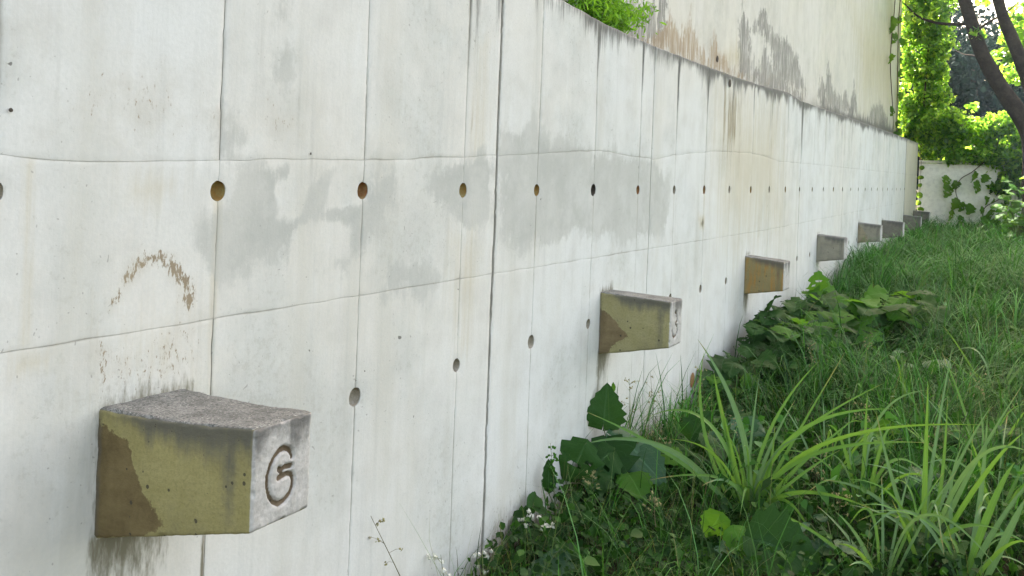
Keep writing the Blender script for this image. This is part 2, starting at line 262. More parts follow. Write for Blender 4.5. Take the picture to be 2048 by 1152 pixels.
def block_mat(name, olive, olive2, patchc, rust=0.0):
    g = G(name); P = g.obj(); side, top, front = g.attr('side'), g.attr('top'), g.attr('front')
    grain = g.noise(P, 120, 4, 0.7); mott = g.noise(P, 14, 6, 0.65); strk = g.noise(g.scale(P, 40, 40, 5), 1.0, 4, 0.65); coarse = g.noise(P, 42, 5, 0.7)
    edgen = g.noise(P, 30, 6, 0.7)
    cs = g.mix(g.ramp(mott, 0.3, 0.7), olive, olive2)
    big = g.noise(P, 7, 7, 0.7); cs = g.mix(g.ramp(big, 0.46, 0.72, 0, 0.65), cs, tuple(c*k for c, k in zip(olive, (.60, .60, .72)))); cs = g.mix(g.ramp(big, 0.46, 0.28, 0, 0.5), cs, tuple(c*1.22 for c in olive2))
    cs = g.mix(g.ramp(grain, 0.42, 0.75, 0, 0.45), cs, tuple(c*0.55 for c in olive))
    if rust: cs = g.mix(g.math('MULTIPLY', g.ramp(strk, 0.42, 0.68), rust), cs, (0.36, 0.19, 0.045))
    pm = g.ramp(g.math('ADD', g.attr('patch'), g.math('MULTIPLY', g.math('SUBTRACT', edgen, 0.5), 1.1)), 0.46, 0.56)
    cs = g.mix(g.math('MULTIPLY', pm, 0.93), cs, g.mix(g.ramp(big, 0.35, 0.66), patchc, tuple(c*k for c, k in zip(patchc, (1.75, 1.85, 1.9)))))
    flk = g.noise(P, 150, 5, 0.75)
    ct = g.mix(g.ramp(flk, 0.36, 0.60), (0.066, 0.069, 0.066), (0.235, 0.242, 0.228))
    ct = g.mix(g.ramp(mott, 0.40, 0.66, 0, 0.7), ct, (0.075, 0.079, 0.074)); ct = g.mix(g.ramp(g.noise(P, 220, 3, .6), .62, .7), ct, (0.50, 0.51, 0.49))
    cf = g.mix(g.ramp(coarse, 0.3, 0.7), (0.50, 0.485, 0.46), (0.40, 0.385, 0.36))
    cf = g.mix(g.ramp(grain, 0.5, 0.75, 0, 0.35), cf, (0.22, 0.21, 0.20))
    col = g.mix(g.ramp(top, .25, .6), g.mix(g.ramp(g.math('ADD', front, g.math('MULTIPLY', g.math('SUBTRACT', coarse, .5), .5)), .35, .6), cs, cf), ct)
    so = g.math('ADD', g.attr('soot'), g.math('MULTIPLY', g.math('SUBTRACT', g.math('ADD', g.math('MULTIPLY', strk, 0.65), g.math('MULTIPLY', coarse, 0.35)), 0.5), 1.25))
    col = g.mix(g.ramp(so, 0.22, 1.0, 0, 0.86), col, g.mix(grain, (0.06, 0.06, 0.055), (0.13, 0.125, 0.115)))
    col = g.mix(g.ramp(g.math('ADD', g.attr('groove'), g.math('MULTIPLY', g.math('SUBTRACT', coarse, .5), .9)), .25, .8), col, g.mix(mott, (0.075, 0.052, 0.03), (0.19, 0.145, 0.095)))
    v1 = g.voro(P, 60); c1 = g.voro(P, 60, 'Color'); sep = g.n('ShaderNodeSeparateColor'); g.t.links.new(c1, sep.inputs[0])
    sp = g.math('LESS_THAN', v1, g.math('MULTIPLY', g.math('POWER', sep.outputs[0], 7), 0.32))
    col = g.mix(g.math('MULTIPLY', sp, 0.85), col, (0.05, 0.045, 0.035))
    h = g.math('SUBTRACT', g.math('ADD', g.math('MULTIPLY', grain, 0.6), g.math('MULTIPLY', coarse, 0.8)), g.math('MULTIPLY', sp, 1.2))
    return g.surf(col, 0.85, 0.25, g.bump(h, 0.6, 0.004))

def leaf_mat(name, c1, c2, tr, tfac=0.35, rough=0.55, spec=0.10, veins=True, vein_c=None):
    g = G(name); oi = g.n('ShaderNodeObjectInfo'); P = g.obj()
    col = g.mix(oi.outputs['Random'], c1, c2); n = g.noise(P, 30, 4, 0.6)
    col = g.mix(g.ramp(n, 0.4, 0.75, 0, 0.45), col, tuple(c*0.6 for c in c1))
    nrm = None
    if veins:
        uv = g.n('ShaderNodeUVMap'); sx = g.n('ShaderNodeSeparateXYZ'); g.t.links.new(uv.outputs[0], sx.inputs[0])
        s_ = g.math('ABSOLUTE', g.math('SUBTRACT', sx.outputs[0], 0.5)); t_ = sx.outputs[1]
        ph = g.math('SUBTRACT', g.math('MULTIPLY', t_, 7.0), g.math('MULTIPLY', s_, 5.0))
        vv = g.math('ABSOLUTE', g.math('SUBTRACT', g.math('FRACT', ph), 0.5))
        side = g.ramp(vv, 0.07, 0.0); mid = g.ramp(s_, 0.035, 0.012)
        v = g.math('MAXIMUM', g.math('MULTIPLY', side, 0.5), mid)
        col = g.mix(g.math('MULTIPLY', v, 0.5), col, vein_c or tuple(min(c*2.2+0.03, .5) for c in c1))
        nrm = g.bump(g.math('ADD', g.math('MULTIPLY', v, -1.0), g.math('MULTIPLY', n, 0.8)), 0.5, 0.004)
    if not veins:
        uv = g.n('ShaderNodeUVMap'); sx = g.n('ShaderNodeSeparateXYZ'); g.t.links.new(uv.outputs[0], sx.inputs[0])
        s_ = g.math('ABSOLUTE', g.math('SUBTRACT', sx.outputs[0], 0.5)); t_ = sx.outputs[1]
        lines = g.ramp(g.math('ABSOLUTE', g.math('SUBTRACT', g.math('FRACT', g.math('MULTIPLY', s_, 9.0)), 0.5)), .5, .1, 0, .22)
        col = g.mix(g.math('MAXIMUM', lines, g.ramp(s_, .10, .03, 0, .32)), col, (.22, .36, .14))
        tip = g.ramp(g.math('ADD', t_, g.math('ADD', g.math('MULTIPLY', g.math('SUBTRACT', oi.outputs['Random'], .5), .22), g.math('MULTIPLY', g.math('SUBTRACT', n, .5), .2))), .93, 1.03)
        col = g.mix(tip, col, (.34, .26, .11))
    trc = g.mix(oi.outputs['Random'], tr, tuple(c*0.75 for c in tr))
    return g.surf(col, rough, spec, nrm, trc, tfac)
def cloud_mat(name, mul=1.0, tmul=(1.9, 2.2, 0.7), tfac=0.45, rough=0.5, spec=0.35):
    g = G(name); c = g.attr('tint', 'Color'); col = g.mix(1.0, c, (mul, mul, mul), 'MULTIPLY'); tr = g.mix(1.0, c, tmul, 'MULTIPLY')
    return g.surf(col, rough, spec, None, tr, tfac)
M['leaf_dark'] = leaf_mat('dark_broad_leaf', (0.015, 0.048, 0.012), (0.030, 0.085, 0.018), (0.06, 0.17, 0.02), 0.25)
M['leaf_green'] = leaf_mat('fresh_broad_leaf', (0.04, 0.125, 0.014), (0.075, 0.20, 0.022), (0.18, 0.42, 0.03), 0.4)
M['leaf_blue'] = leaf_mat('bluish_broad_leaf', (0.03, 0.085, 0.038), (0.05, 0.125, 0.06), (0.10, 0.24, 0.06), 0.25, 0.45, 0.25)
M['leaf_ivy'] = leaf_mat('ivy_leaf', (0.035, 0.10, 0.02), (0.08, 0.19, 0.03), (0.30, 0.52, 0.05), 0.45)
M['blade'] = leaf_mat('strap_leaf', (0.07, 0.185, 0.028), (0.105, 0.24, 0.038), (0.22, 0.45, 0.05), 0.35, 0.45, 0.2, False)
M['blade_pale'] = leaf_mat('bluish_strap_leaf', (0.085, 0.18, 0.07), (0.12, 0.23, 0.10), (0.2, 0.38, 0.1), 0.3, 0.42, 0.28, False)
M['grass'] = cloud_mat('grass_blades', 1.08, (1.5, 2.0, 0.7), 0.25, 0.55, 0.12)
M['foliage'] = cloud_mat('sunlit_foliage', 1.0, (5.6, 4.4, 1.9), 0.55, 0.36, 0.6)
M['far_foliage'] = cloud_mat('far_foliage', 1.0, (1.0, 1.1, .9), 0.12, 0.8, 0.03)
M['fern'] = cloud_mat('feathery_leaves', 1.0, (2.2, 2.0, .8), 0.45, 0.5, 0.3)
M['stem'] = simple('green_stem', (0.09, 0.14, 0.04), (0.12, 0.13, 0.06), 20, 0.6)
M['drystem'] = simple('dry_stem', (0.20, 0.17, 0.09), (0.13, 0.13, 0.06), 20, 0.7)
M['vine_stem'] = simple('vine_bark', (0.07, 0.045, 0.03), (0.11, 0.075, 0.05), 25, 0.8)
M['bark'] = simple('dark_bark', (0.028, 0.021, 0.017), (0.06, 0.046, 0.036), 7, 0.9, 0.15, 6, 0.9, 30)
M['petal'] = simple('white_petal', (0.70, 0.70, 0.64), (0.62, 0.62, 0.5), 30, 0.7)
M['seed'] = simple('straw_seed', (0.33, 0.29, 0.14), (0.24, 0.24, 0.10), 40, 0.8)

# ---------------------------------------------------------------- ground
GY = [-60, -5, 3, 4.5, 6.6, 8, 10.8, 14, 17, 21, 30, 60, 400]; GZ = [-.4, -.08, -.04, .03, .06, .14, .31, .40, .45, .60, .72, 1.2, 3]
def ground_z(x, y): return np.interp(y, GY, GZ)+0.02*np.sin(x*3.1+y*1.7)+0.015*np.sin(y*4.3-x*2.2)
def make_ground():
    xs = np.concatenate([np.linspace(-300, -8, 14), np.linspace(-6, -.5, 6), np.linspace(-.03, 4, 50), np.linspace(4.5, 14, 12), np.linspace(20, 300, 14)])
    ys = np.concatenate([np.linspace(-300, -8, 10), np.linspace(-6, 2, 12), np.linspace(2.2, 23, 130), np.linspace(24, 60, 14), np.linspace(80, 300, 8)])
    X, Y = np.meshgrid(xs, ys); co = np.stack([X, Y, ground_z(X, Y)], -1).reshape(-1, 3)
    i = np.arange(len(xs)-1)[None, :]+np.arange(len(ys)-1)[:, None]*len(xs); i = i.ravel()
    me = fast_mesh('ground', co, np.stack([i, i+1, i+1+len(xs), i+len(xs)], 1), None, True)
    tag(link('ground', me, M['ground']), kind='structure')
make_ground()

# ---------------------------------------------------------------- lower retaining wall
SP = 0.6207; HOLE = lambda k: 1.833+SP*k
def z_top(y): return np.interp(y, [0, 3.9, 4.4, 5.2, 6.5, 7.6, 8.6, 9.2, 12, 18.4, 21], [2.40, 2.375, 2.345, 2.33, 2.335, 2.35, 2.385, 2.355, 2.385, 2.44, 2.45])+0.005*(noise1(3, np.asarray(y)*9)-.5)
def z_crack(y): return np.interp(y, [0, 1.2, 1.35, 1.5, 1.8, 2.45, 2.94, 3.6, 4.38, 4.8, 5.19, 5.54, 6.4, 7.35, 7.8, 8.3, 10.3, 21], [1.60, 1.594, 1.585, 1.584, 1.596, 1.613, 1.635, 1.67, 1.715, 1.70, 1.692, 1.727, 1.78, 1.80, 1.79, 1.762, 1.771, 1.80])+0.006*(noise1(5, np.asarray(y)*14)-.5)
def z_j2(y): return np.interp(y, [0, 8, 10.4, 15.2, 21], [1.18, 1.18, 1.20, 1.25, 1.30])+0.004*(noise1(6, np.asarray(y)*11)-.5)
def z_base(y): return np.full(np.shape(y), -0.45)
BLK = [  # Y0, width at wall, width at front, projection, top at wall, top at front, underside at wall, underside at front
    (1.490, .256, .185, .472, 1.016, 1.044, .713, .826), (4.455, .150, .180, .372, 1.000, .985, .683, .760),
    (7.315, .155, .215, .300, 1.003, .978, .709, .760), (10.255, .16, .18, .280, 1.045, 1.024, .761, .803),
    (13.08, .18, .18, .283, 1.080, 1.062, .815, .853), (15.50, .18, .18, .312, 1.046, 1.027, .760, .808),
    (18.55, .18, .18, .302, 1.049, 1.030, .772, .795), (20.30, .18, .18, .305, 1.095, 1.080, .852, .900)]
wall = empty('retaining_wall'); tag(wall, 'long white board-marked concrete retaining wall with two rows of round tie holes', 'wall')
ROWH = (1.515, 0.855)
R = 0.0285; SQ = 0.045
def rad(y, z): return R*(.88+.22*float(noise1(17, y*7.7+z*3.1)))
def wall_fields(y, z, edge_d):
    zt = z_top(y); d = zt-z; F = {}
    F['damp'] = np.clip(np.max([blob(y, z, p, .30) for p in DAMP], 0)-np.max([blob(y, z, p, .10)*.9 for p in PALE], 0), 0, 1)*0.96
    oc = np.zeros(y.shape); wts = (.62, .95, .8, .7, .9, .65, .9, .55)
    for p, w_, s_ in zip(OCHRE, (.12, .05, .08, .25, 1.1, .18, .06, .3), wts): oc = np.maximum(oc, blob(y, z, p, w_)*s_)
    # faint runs below the upper row of holes and pale yellow towards the far end
    for k in range(-1, 28):
        hy = HOLE(k); a = float(noise1(9, k*3.7)); oc = np.maximum(oc, (.35+.5*a)*np.exp(-((y-hy)/.022)**2)*np.clip(1-(1.49-z)/(.25+.7*a), 0, 1)*(z < 1.5))
    oc = np.maximum(oc, .92*np.clip((y-18.62)/.04, 0, 1)); F['ochre'] = oc
    F['brown'] = np.max([blob(y, z, p, w_)*s_ for p, w_, s_ in zip(STREAK, (.34, .06, .05), (.95, .8, .6))], 0)
    da, _ = seg_dist(y, z, ARCH[1:-1], False); db, _ = seg_dist(y, z, ARM, False)
    ms = np.maximum(np.clip(1.04+.2*np.clip((y-1.6)/.1, -.5, 1)-da/.036, 0, 1.12), np.clip(.85-db/.03, 0, 1))
    ms = np.maximum(ms, .40*blob(y, z, [(1.33, 1.62), (1.80, 1.62), (1.84, 1.70), (1.70, 1.82), (1.45, 1.86), (1.34, 1.80)], .16))
    ms = np.maximum(ms, .35*blob(y, z, [(1.9, 1.62), (2.3, 1.62), (2.2, 1.8), (1.95, 1.8)], .16))
    ms = np.maximum(ms, .56*blob(y, z, [(1.49, 1.17), (1.80, 1.19), (1.78, 1.01), (1.49, 1.02)], .1))
    ms = np.maximum(ms, np.clip(1.0-(z-ground_z(y*0, y))/.34, 0, .9)*np.clip((y-3.1)/.3, 0, 1))
    F['moss'] = ms
    # soot under the top edge, longer runs at the joints
    n1 = noise1(21, y*7); n2 = noise1(22, y*23); L = .04+.17*n1**2*np.clip(1.4-y*.05, .5, 1)+.16*n2**3*np.clip(1.4-y*.05, .5, 1); amp = np.clip(.55+(y-3.6)*.5, .55, 1.25)*(.6+.5*noise1(23, y*3.1))
    so = amp*np.clip(1-d/L, 0, 1)
    for k, ln, w_, s_ in [(2, .5, .02, .95), (3.9, .25, .012, .6), (4, .34, .02, 1.05), (5, .42, .02, 1.0), (6, .55, .018, 1.05), (7, .40, .018, 1.), (8, .4, .018, .8), (9, .5, .015, .7), (10, .4, .015, .6), (11, .5, .014, .7), (12, .62, .020, 1.0), (13.3, .78, .022, 1.15), (14.6, .4, .016, .6), (15.8, .4, .016, .6), (16.9, .75, .016, .9), (18.3, .4, .014, .6), (19.6, .5, .014, .6), (20.8, .5, .014, .6), (22, .4, .014, .6), (23.5, .6, .014, .6), (25, .5, .014, .5)]:
        hy = HOLE(k); so = np.maximum(so, s_*np.exp(-((y-hy)/(w_*(.85+y*.012)))**2)*np.clip(1.1-d/ln, 0, 1)*(1 if hy < 9 else .82))
    for k, ln, s_ in [(2, .45, .8), (2.41, .35, .9), (4, .30, 1.3), (5, .40, 1.2), (5.3, .25, .8), (6, .50, 1.25), (7, .38, 1.2), (9, .5, .9), (10, .35, .8), (12, .6, 1.1), (13.3, .78, 1.3), (15.8, .4, .8), (16.9, .7, 1.0), (20.8, .5, .8)]:
        so = np.maximum(so, s_*np.exp(-np.abs((y-HOLE(k))/(.007+.0012*HOLE(k)))**1.5)*np.clip(1.25-d/ln, 0, 1))
    for hy, ln, w_, s_ in [(3.13, .55, .03, .75), (3.30, .32, .035, .9), (2.95, .3, .03, .5), (3.63, .3, .03, .6), (5.1, .5, .012, .5), (8.25, .55, .05, .55), (4.15, .12, .2, .7), (6.0, .15, .15, .75)]:
        so = np.maximum(so, s_*np.exp(-((y-hy)/w_)**2)*np.clip(1.1-d/ln, 0, 1))
    so = np.maximum(so, .62*np.clip(1-np.abs(y-18.60)/.09, 0, 1))
    # thin grey runs all along the far half of the wall
    so = np.maximum(so, np.clip((y-5)/4, 0, .56)*noise1(31, y*11)**2*np.clip(1.25-d/(.5+1.2*noise1(33, y*5)), 0, 1)*.85)
    F['soot'] = so
    al = np.zeros(y.shape)
    for i, (y0, w0, w1, pr, zt0, zt1, zb0, zb1) in enumerate(BLK):
        b = np.clip(1-np.maximum(np.abs(y-(y0+.55*w0))-.5*w0, 0)/.05, 0, 1)
        run = .16+.30*noise1(41+i, y*24)
        al = np.maximum(al, b*np.clip(1.06-(zb0-z)/run, 0, 1)*(z < zb0+.01)*(1.0 if i < 3 else .6)*np.clip(1.3-np.maximum(y-y0-.05, 0)/(w0*.95), .35, 1))
        al = np.maximum(al, .8*np.clip(1-np.maximum(z-zt0, 0)/(.05+.06*noise1(51+i, y*19)), 0, 1)*b*(z > zt0-.02))
        al = np.maximum(al, .75*np.clip(1-np.abs(y-y0)/.025, 0, 1)*(z < zt0+.02)*(z > zb0-.06))  # wall beside each block darkened in colour like contact shade
        if i >= 2: al = np.maximum(al, .7*np.exp(-((y-y0-.02)/.035)**2)*np.clip(1-(z-zt0)/.30, 0, 1)*(z > zt0))
        al = np.maximum(al, .75*np.exp(-((y-y0+.0)/.03)**2)*np.clip(1-(zb0-z)/.9, 0, 1)*(z < zb0)*(i < 2))
    for row in ROWH:
        for k in range(-2, 28):
            dd = np.hypot(y-HOLE(k), z-row); al = np.maximum(al, .42*np.clip(1.4-dd/.045, 0, 1))
    al = np.maximum(al, 1.15*np.exp(-((y-1.826)/.007)**2)*(z < .73)); al = np.maximum(al, .80*np.clip(1-(z-ground_z(y*0, y)-.03)/(.12+.28*noise1(77, y*9)), 0, 1)*np.clip((y-3.05)/.3, 0, 1)); al = np.maximum(al, np.exp(-((y-6.15)/.05)**2-((z-1.29)/.045)**2)*.9)
    F['algae_shade'] = al; F['rim'] = np.clip(1-edge_d/.020, 0, 1)
    return F
cols = sorted([HOLE(k) for k in range(-3, 28)]+[3.327, 5.13]); cols = [c for c in cols if c < 18.64]+[18.655, 20.86]
def gap_of(y, row):
    if abs(y-3.327) < .01: return .0095
    if abs(y-5.13) < .01: return .0022
    if abs(y-18.655) < .01: return .017
    k = round((y-1.833)/SP); r = noise1(71, k*5.3+row*1.7)
    g = (.0003, .00025, .0008)[row]*(.5+1.0*r)
    if k == 0: g = (.0012, .0003, .0012)[row]
    return float(g)
def make_panel(a, b, row):
    ga, gb = gap_of(a, row), gap_of(b, row); step = .018 if a < 5 else (.03 if a < 8.5 else .06)
    ya, yb = a+ga, b-gb
    lo = (z_base, z_j2, z_crack)[row]; hi = (z_j2, z_crack, z_top)[row]; hg = (.0003, .0002, .0)[row]; lg = (0, .0003, .0002)[row]
    isA = abs((a-1.833)/SP-round((a-1.833)/SP)) < .01; isB = abs((b-1.833)/SP-round((b-1.833)/SP)) < .01 and b < 18.6
    zh = {0: ROWH[1], 1: ROWH[0]}.get(row); e = .005
    Ys = {ya, ya+e, yb, yb-e}
    q = [SQ*t for t in (1/4, 1/2, 3/4, 1)]
    if zh and isA: Ys |= {a+v for v in q}
    if zh and isB: Ys |= {b-v for v in q}
    fill = np.linspace(ya+e, yb-e, max(3, int((yb-ya)/step)))
    for v in fill:
        if all(abs(v-u) > step*.45 for u in Ys) and not (zh and ((isA and v < a+SQ) or (isB and v > b-SQ))): Ys.add(float(v))
    Ys = np.array(sorted(Ys)); zl = float(np.max(lo(Ys)))+.012; zu = float(np.min(hi(Ys)))-.012
    Zs = {zl, zu}
    if zh: Zs |= {zh+s*v for v in q for s in (-1, 1)} | {zh}
    lowfill = zl if row else -.1
    for v in np.linspace(lowfill, zu, max(4, int((zu-lowfill)/step))):
        if all(abs(v-u) > step*.45 for u in Zs) and not (zh and abs(v-zh) < SQ): Zs.add(float(v))
    Zs = np.array(sorted(Zs)); nY, nZ = len(Ys), len(Zs)+4
    Yg = np.repeat(Ys[:, None], nZ, 1); Zg = np.zeros((nY, nZ)); l, h = lo(Ys)+lg, hi(Ys)-hg
    Zg[:, 0] = l; Zg[:, 1] = l+.005; Zg[:, -2] = h-.005; Zg[:, -1] = h; Zg[:, 2:-2] = Zs[None, :]
    Xg = np.zeros((nY, nZ)); ch = (.0010, .0008, .0016)[row]
    Xg[:, -1] = -ch*(2.5 if row == 2 else .4); Xg[:, 0] = -ch*.4; Xg[0, :] = -ch; Xg[-1, :] = -ch
    off = (noise1(81, a*9)-.5)*.0022
    und = np.array([[mnoise.noise(Vector((y_*2.2, z_*2.2, 3)))*.003 for z_ in Zg[0]] for y_ in Ys]); Xg = Xg+off+und
    for sl in ((slice(0, 1), slice(None)), (slice(-1, None), slice(None)), (slice(None), slice(0, 1)), (slice(None), slice(-1, None))):   # chipped arrises
        yy_, zz_ = Yg[sl].ravel(), Zg[sl].ravel()
        Xg[sl] -= (1 if sl[1] == slice(None) else .35)*np.array([max(0, mnoise.noise(Vector((y_*26, z_*26, row+.5)))-.22)*.012 for y_, z_ in zip(yy_, zz_)]).reshape(Xg[sl].shape)
    keep = np.ones((nY-1, nZ-1), bool); vs = [tuple(v) for v in np.stack([Xg, Yg, Zg], -1).reshape(-1, 3)]; fs = []
    idx = lambda i, j: i*nZ+j
    extra = []
    for is_, cy_, sgn in ((isA, a, 1), (isB, b, -1)):
        if not (zh and is_): continue
        js = [j for j in range(nZ) if abs(Zg[0, j]-zh) <= SQ+1e-6]
        ii = [i for i in range(nY) if (Ys[i]-cy_)*sgn <= SQ+1e-6]
        if sgn < 0: ii = ii[::-1]
        for i in range(min(ii), max(ii)):
            for j in range(js[0], js[-1]): keep[i, j] = False
        ringp = [(i, js[0]) for i in ii]+[(ii[-1], j) for j in js[1:-1]]+[(i, js[-1]) for i in ii[::-1]]
        circ = []
        for n_, (i, j) in enumerate(ringp):
            yy, zz = Ys[i]-cy_, Zg[i, j]-zh
            if n_ in (0, len(ringp)-1):
                p = (Ys[i], zh+math.copysign(math.sqrt(rad(cy_, zh)**2-yy*yy), zz))
            else:
                t = math.atan2(zz, yy); Rk = rad(cy_, zh)*(1+.07*mnoise.noise(Vector((math.cos(t)*2, math.sin(t)*2, cy_*5+zh)))); p = (cy_+Rk*math.cos(t), zh+Rk*math.sin(t))
                p = (max(p[0], ya) if sgn > 0 else min(p[0], yb), p[1])
            vs.append((off-.0015, p[0], p[1])); circ.append(len(vs)-1)
        for n_ in range(len(ringp)-1):
            f = (idx(*ringp[n_]), idx(*ringp[n_+1]), circ[n_+1], circ[n_]); extra.append(f if sgn > 0 else f[::-1])
    for i in range(nY-1):
        for j in range(nZ-1):
            if keep[i, j]: fs.append((idx(i, j), idx(i+1, j), idx(i+1, j+1), idx(i, j+1)))
    fs += extra
    bm = bmesh.new(); bv = [bm.verts.new(v) for v in vs]
    for f in fs:
        try: bm.faces.new([bv[k] for k in f])
        except ValueError: pass
    for v in list(bm.verts):
        if not v.link_faces: bm.verts.remove(v)
    be = [e_ for e_ in bm.edges if len(e_.link_faces) == 1]
    r = bmesh.ops.extrude_edge_only(bm, edges=be)
    for v in [g_ for g_ in r['geom'] if isinstance(g_, bmesh.types.BMVert)]: v.co.x = -.048
    bmesh.ops.recalc_face_normals(bm, faces=bm.faces)
    me = bpy.data.meshes.new('panel'); bm.to_mesh(me); bm.free()
    n = len(me.vertices); co = np.empty(n*3, np.float32); me.vertices.foreach_get('co', co); co = co.reshape(-1, 3).astype(float)
    # every front face must look out of the wall
    nor = np.empty(len(me.polygons)*3, np.float32); me.polygons.foreach_get('normal', nor)
    if nor.reshape(-1, 3)[:, 0].sum() < 0: me.flip_normals()
    y, z = co[:, 1], co[:, 2]
    ed = np.minimum(np.minimum(y-ya, yb-y)*(1.1 if row == 2 else 1.7), np.minimum(z-lo(y), 9 if row == 2 else hi(y)-z)*2.6)
    for k_, v_ in wall_fields(y, z, ed).items(): fattr(me, k_, v_)
    me.polygons.foreach_set('use_smooth', np.ones(len(me.polygons), bool)); me.set_sharp_from_angle(angle=math.radians(40))
    return link('panel', me, M['wall'], wall)
for a, b in zip(cols[:-1], cols[1:]):
    for row in range(3): make_panel(a, b, row)
def strip(ys, zlo, zhi, x0, x1, name, mat, parent, topmat=None):
    vs, fs = [], []
    for y, l, h in zip(ys, zlo, zhi): vs += [(x0, y, l), (x1, y, l), (x1, y, h), (x0, y, h)]
    for i in range(len(ys)-1):
        o = i*4
        for k in range(4): fs.append((o+k, o+(k+1) % 4, o+4+(k+1) % 4, o+4+k))
    fs += [(0, 1, 2, 3), tuple(len(vs)-4+k for k in (3, 2, 1, 0))]
    return link(name, mesh(name, vs, fs, False), mat, parent)
ys_ = np.arange(-.03, 20.87, .06)
strip(ys_, np.full(len(ys_), -.5), z_top(ys_)-.006, -.26, -.0475, 'core', M['core'], wall)
for yj, w in ((3.327, .0092), (18.655, .0165)):
    ys2 = np.array([yj-w, yj+w]); zz = np.linspace(-.3, float(z_top(yj))-.02, 60)
    vs, fs = [], []
    for i, z in enumerate(zz):
        x = -.010-.004*mnoise.noise(Vector((0, yj, z*14))) if w < .01 else -.030
        s = .0012*mnoise.noise(Vector((5, yj, z*9)))
        vs += [(x, yj-w+s*.3, z), (x+.003, yj+s, z), (x, yj+w, z)]
    for i in range(len(zz)-1):
        for k in range(2): fs.append((i*3+k, i*3+k+1, i*3+k+4, i*3+k+3))
    link('joint_sealant', mesh('joint_sealant', vs, fs), M['sealant'], wall)
def hole_mesh(seed, depth):
    vs, fs, n = [], [], 20
    for i, (x, r) in enumerate([(-.003, R*.965), (-.010, R*.94), (-depth*.7, R-.004), (-depth, R*.62), (-depth-.002, .0001)]):
        for j in range(n):
            t = 2*math.pi*j/n; rr = r*(1+.06*mnoise.noise(Vector((math.cos(t)*1.5, math.sin(t)*1.5, seed+i*.4))))
            vs.append((x+.0015*mnoise.noise(Vector((t, seed, i))), rr*math.cos(t), rr*math.sin(t)))
    for i in range(4):
        for j in range(n): fs.append((i*n+j, i*n+(j+1) % n, (i+1)*n+(j+1) % n, (i+1)*n+j))
    return mesh('tie_hole', vs, fs)
HM = {m: [hole_mesh(i*3.1+len(m), d) for i, d in enumerate((.030, .026, .036))] for m in ('hole_rust', 'hole_ochre', 'hole_olive', 'hole_grey', 'hole_dark')}
for k in range(-3, 28):
    for row, zh in enumerate(ROWH):
        kind = ['hole_grey', 'hole_ochre', 'hole_grey', 'hole_olive'][(k*7+row) % 4] if row == 0 else 'hole_grey'
        if row == 0: kind = {-1: 'hole_grey', 0: 'hole_olive', 1: 'hole_rust', 2: 'hole_ochre', 3: 'hole_ochre', 4: 'hole_dark', 5: 'hole_rust', 6: 'hole_grey', 7: 'hole_rust'}.get(k, kind)
        o = link('tie_hole', HM[kind][(k*5+row) % 3], M[kind], wall); q_ = rad(HOLE(k), zh)/R; o.location = (0, HOLE(k), zh); o.scale = (1, q_, q_); o.rotation_euler = (random.uniform(0, 6), 0, 0)
# small dark drain hole under the top edge and a rusty spot low on the wall: flat discs, the dark ones coloured like a hole's inner shade, set 1 mm proud
def disc(name, y, z, ry, rz, x, mat, parent, n=16):
    vs = [(x+.0012, y, z)]+[(x, y+ry*math.cos(2*math.pi*j/n)*(1+.15*mnoise.noise(Vector((j, y, z)))), z+rz*math.sin(2*math.pi*j/n)) for j in range(n)]
    return link(name, mesh(name, vs, [(0, 1+j, 1+(j+1) % n) for j in range(n)]), mat, parent)
disc('drain_hole', 6.69, 2.275, .035, .030, .0035, M['hole_dark'], wall)
disc('rust_spot', 6.06, .27, .045, .05, .0035, M['hole_rust'], wall)
disc('nail_hole', 1.243, 1.684, .005, .0045, .0035, M['hole_dark'], wall)
disc('nail_hole', 2.19, 1.625, .003, .004, .0035, M['hole_dark'], wall)

# ---------------------------------------------------------------- building wall behind, soil strip between
UX = -.45; UTOP = 7.2
up_wall = empty('building_wall'); tag(up_wall, 'tall cream rendered building wall with grey and brown splash stains rising behind the retaining wall', 'building wall')
def up_fields(y, z):
    F = {'damp': np.max([blob(y, z, p, .36) for p in UGREY], 0)*.98, 'brown': np.max([blob(y, z, p, .34) for p in UBROWN], 0)}
    base = 2.5+.014*(y-5)
    F['ochre'] = np.maximum(np.max([blob(y, z, p, w_)*s_ for p, w_, s_ in zip(UOCHRE, (2.2, .3), (.88, .9))], 0), .95*np.clip((y-20.0)/.9, 0, 1))
    F['moss'] = .5*np.clip(1-(z-base)/.3, 0, 1)
    F['soot'] = .85*np.clip(1-(z-base+.06)/(.10+.5*noise1(61, y*4.2)**3+.25*noise1(62, y*13)**4), 0, 1)*np.clip((y-11)/2, .45, 1)+.9*np.exp(-((y-8.66)/.03)**2)*np.clip((z-2.9)/.3, 0, 1)*.6
    F['algae_shade'] = .7*np.clip((y-20.6)/.8, 0, 1)*np.clip(1-(z-2.4)/1.5, 0, 1); F['rim'] = 0*y
    return F
ub = [-3, 1.25, 4.95, 8.665, 12.38, 16.1, 19.8, 21.35]
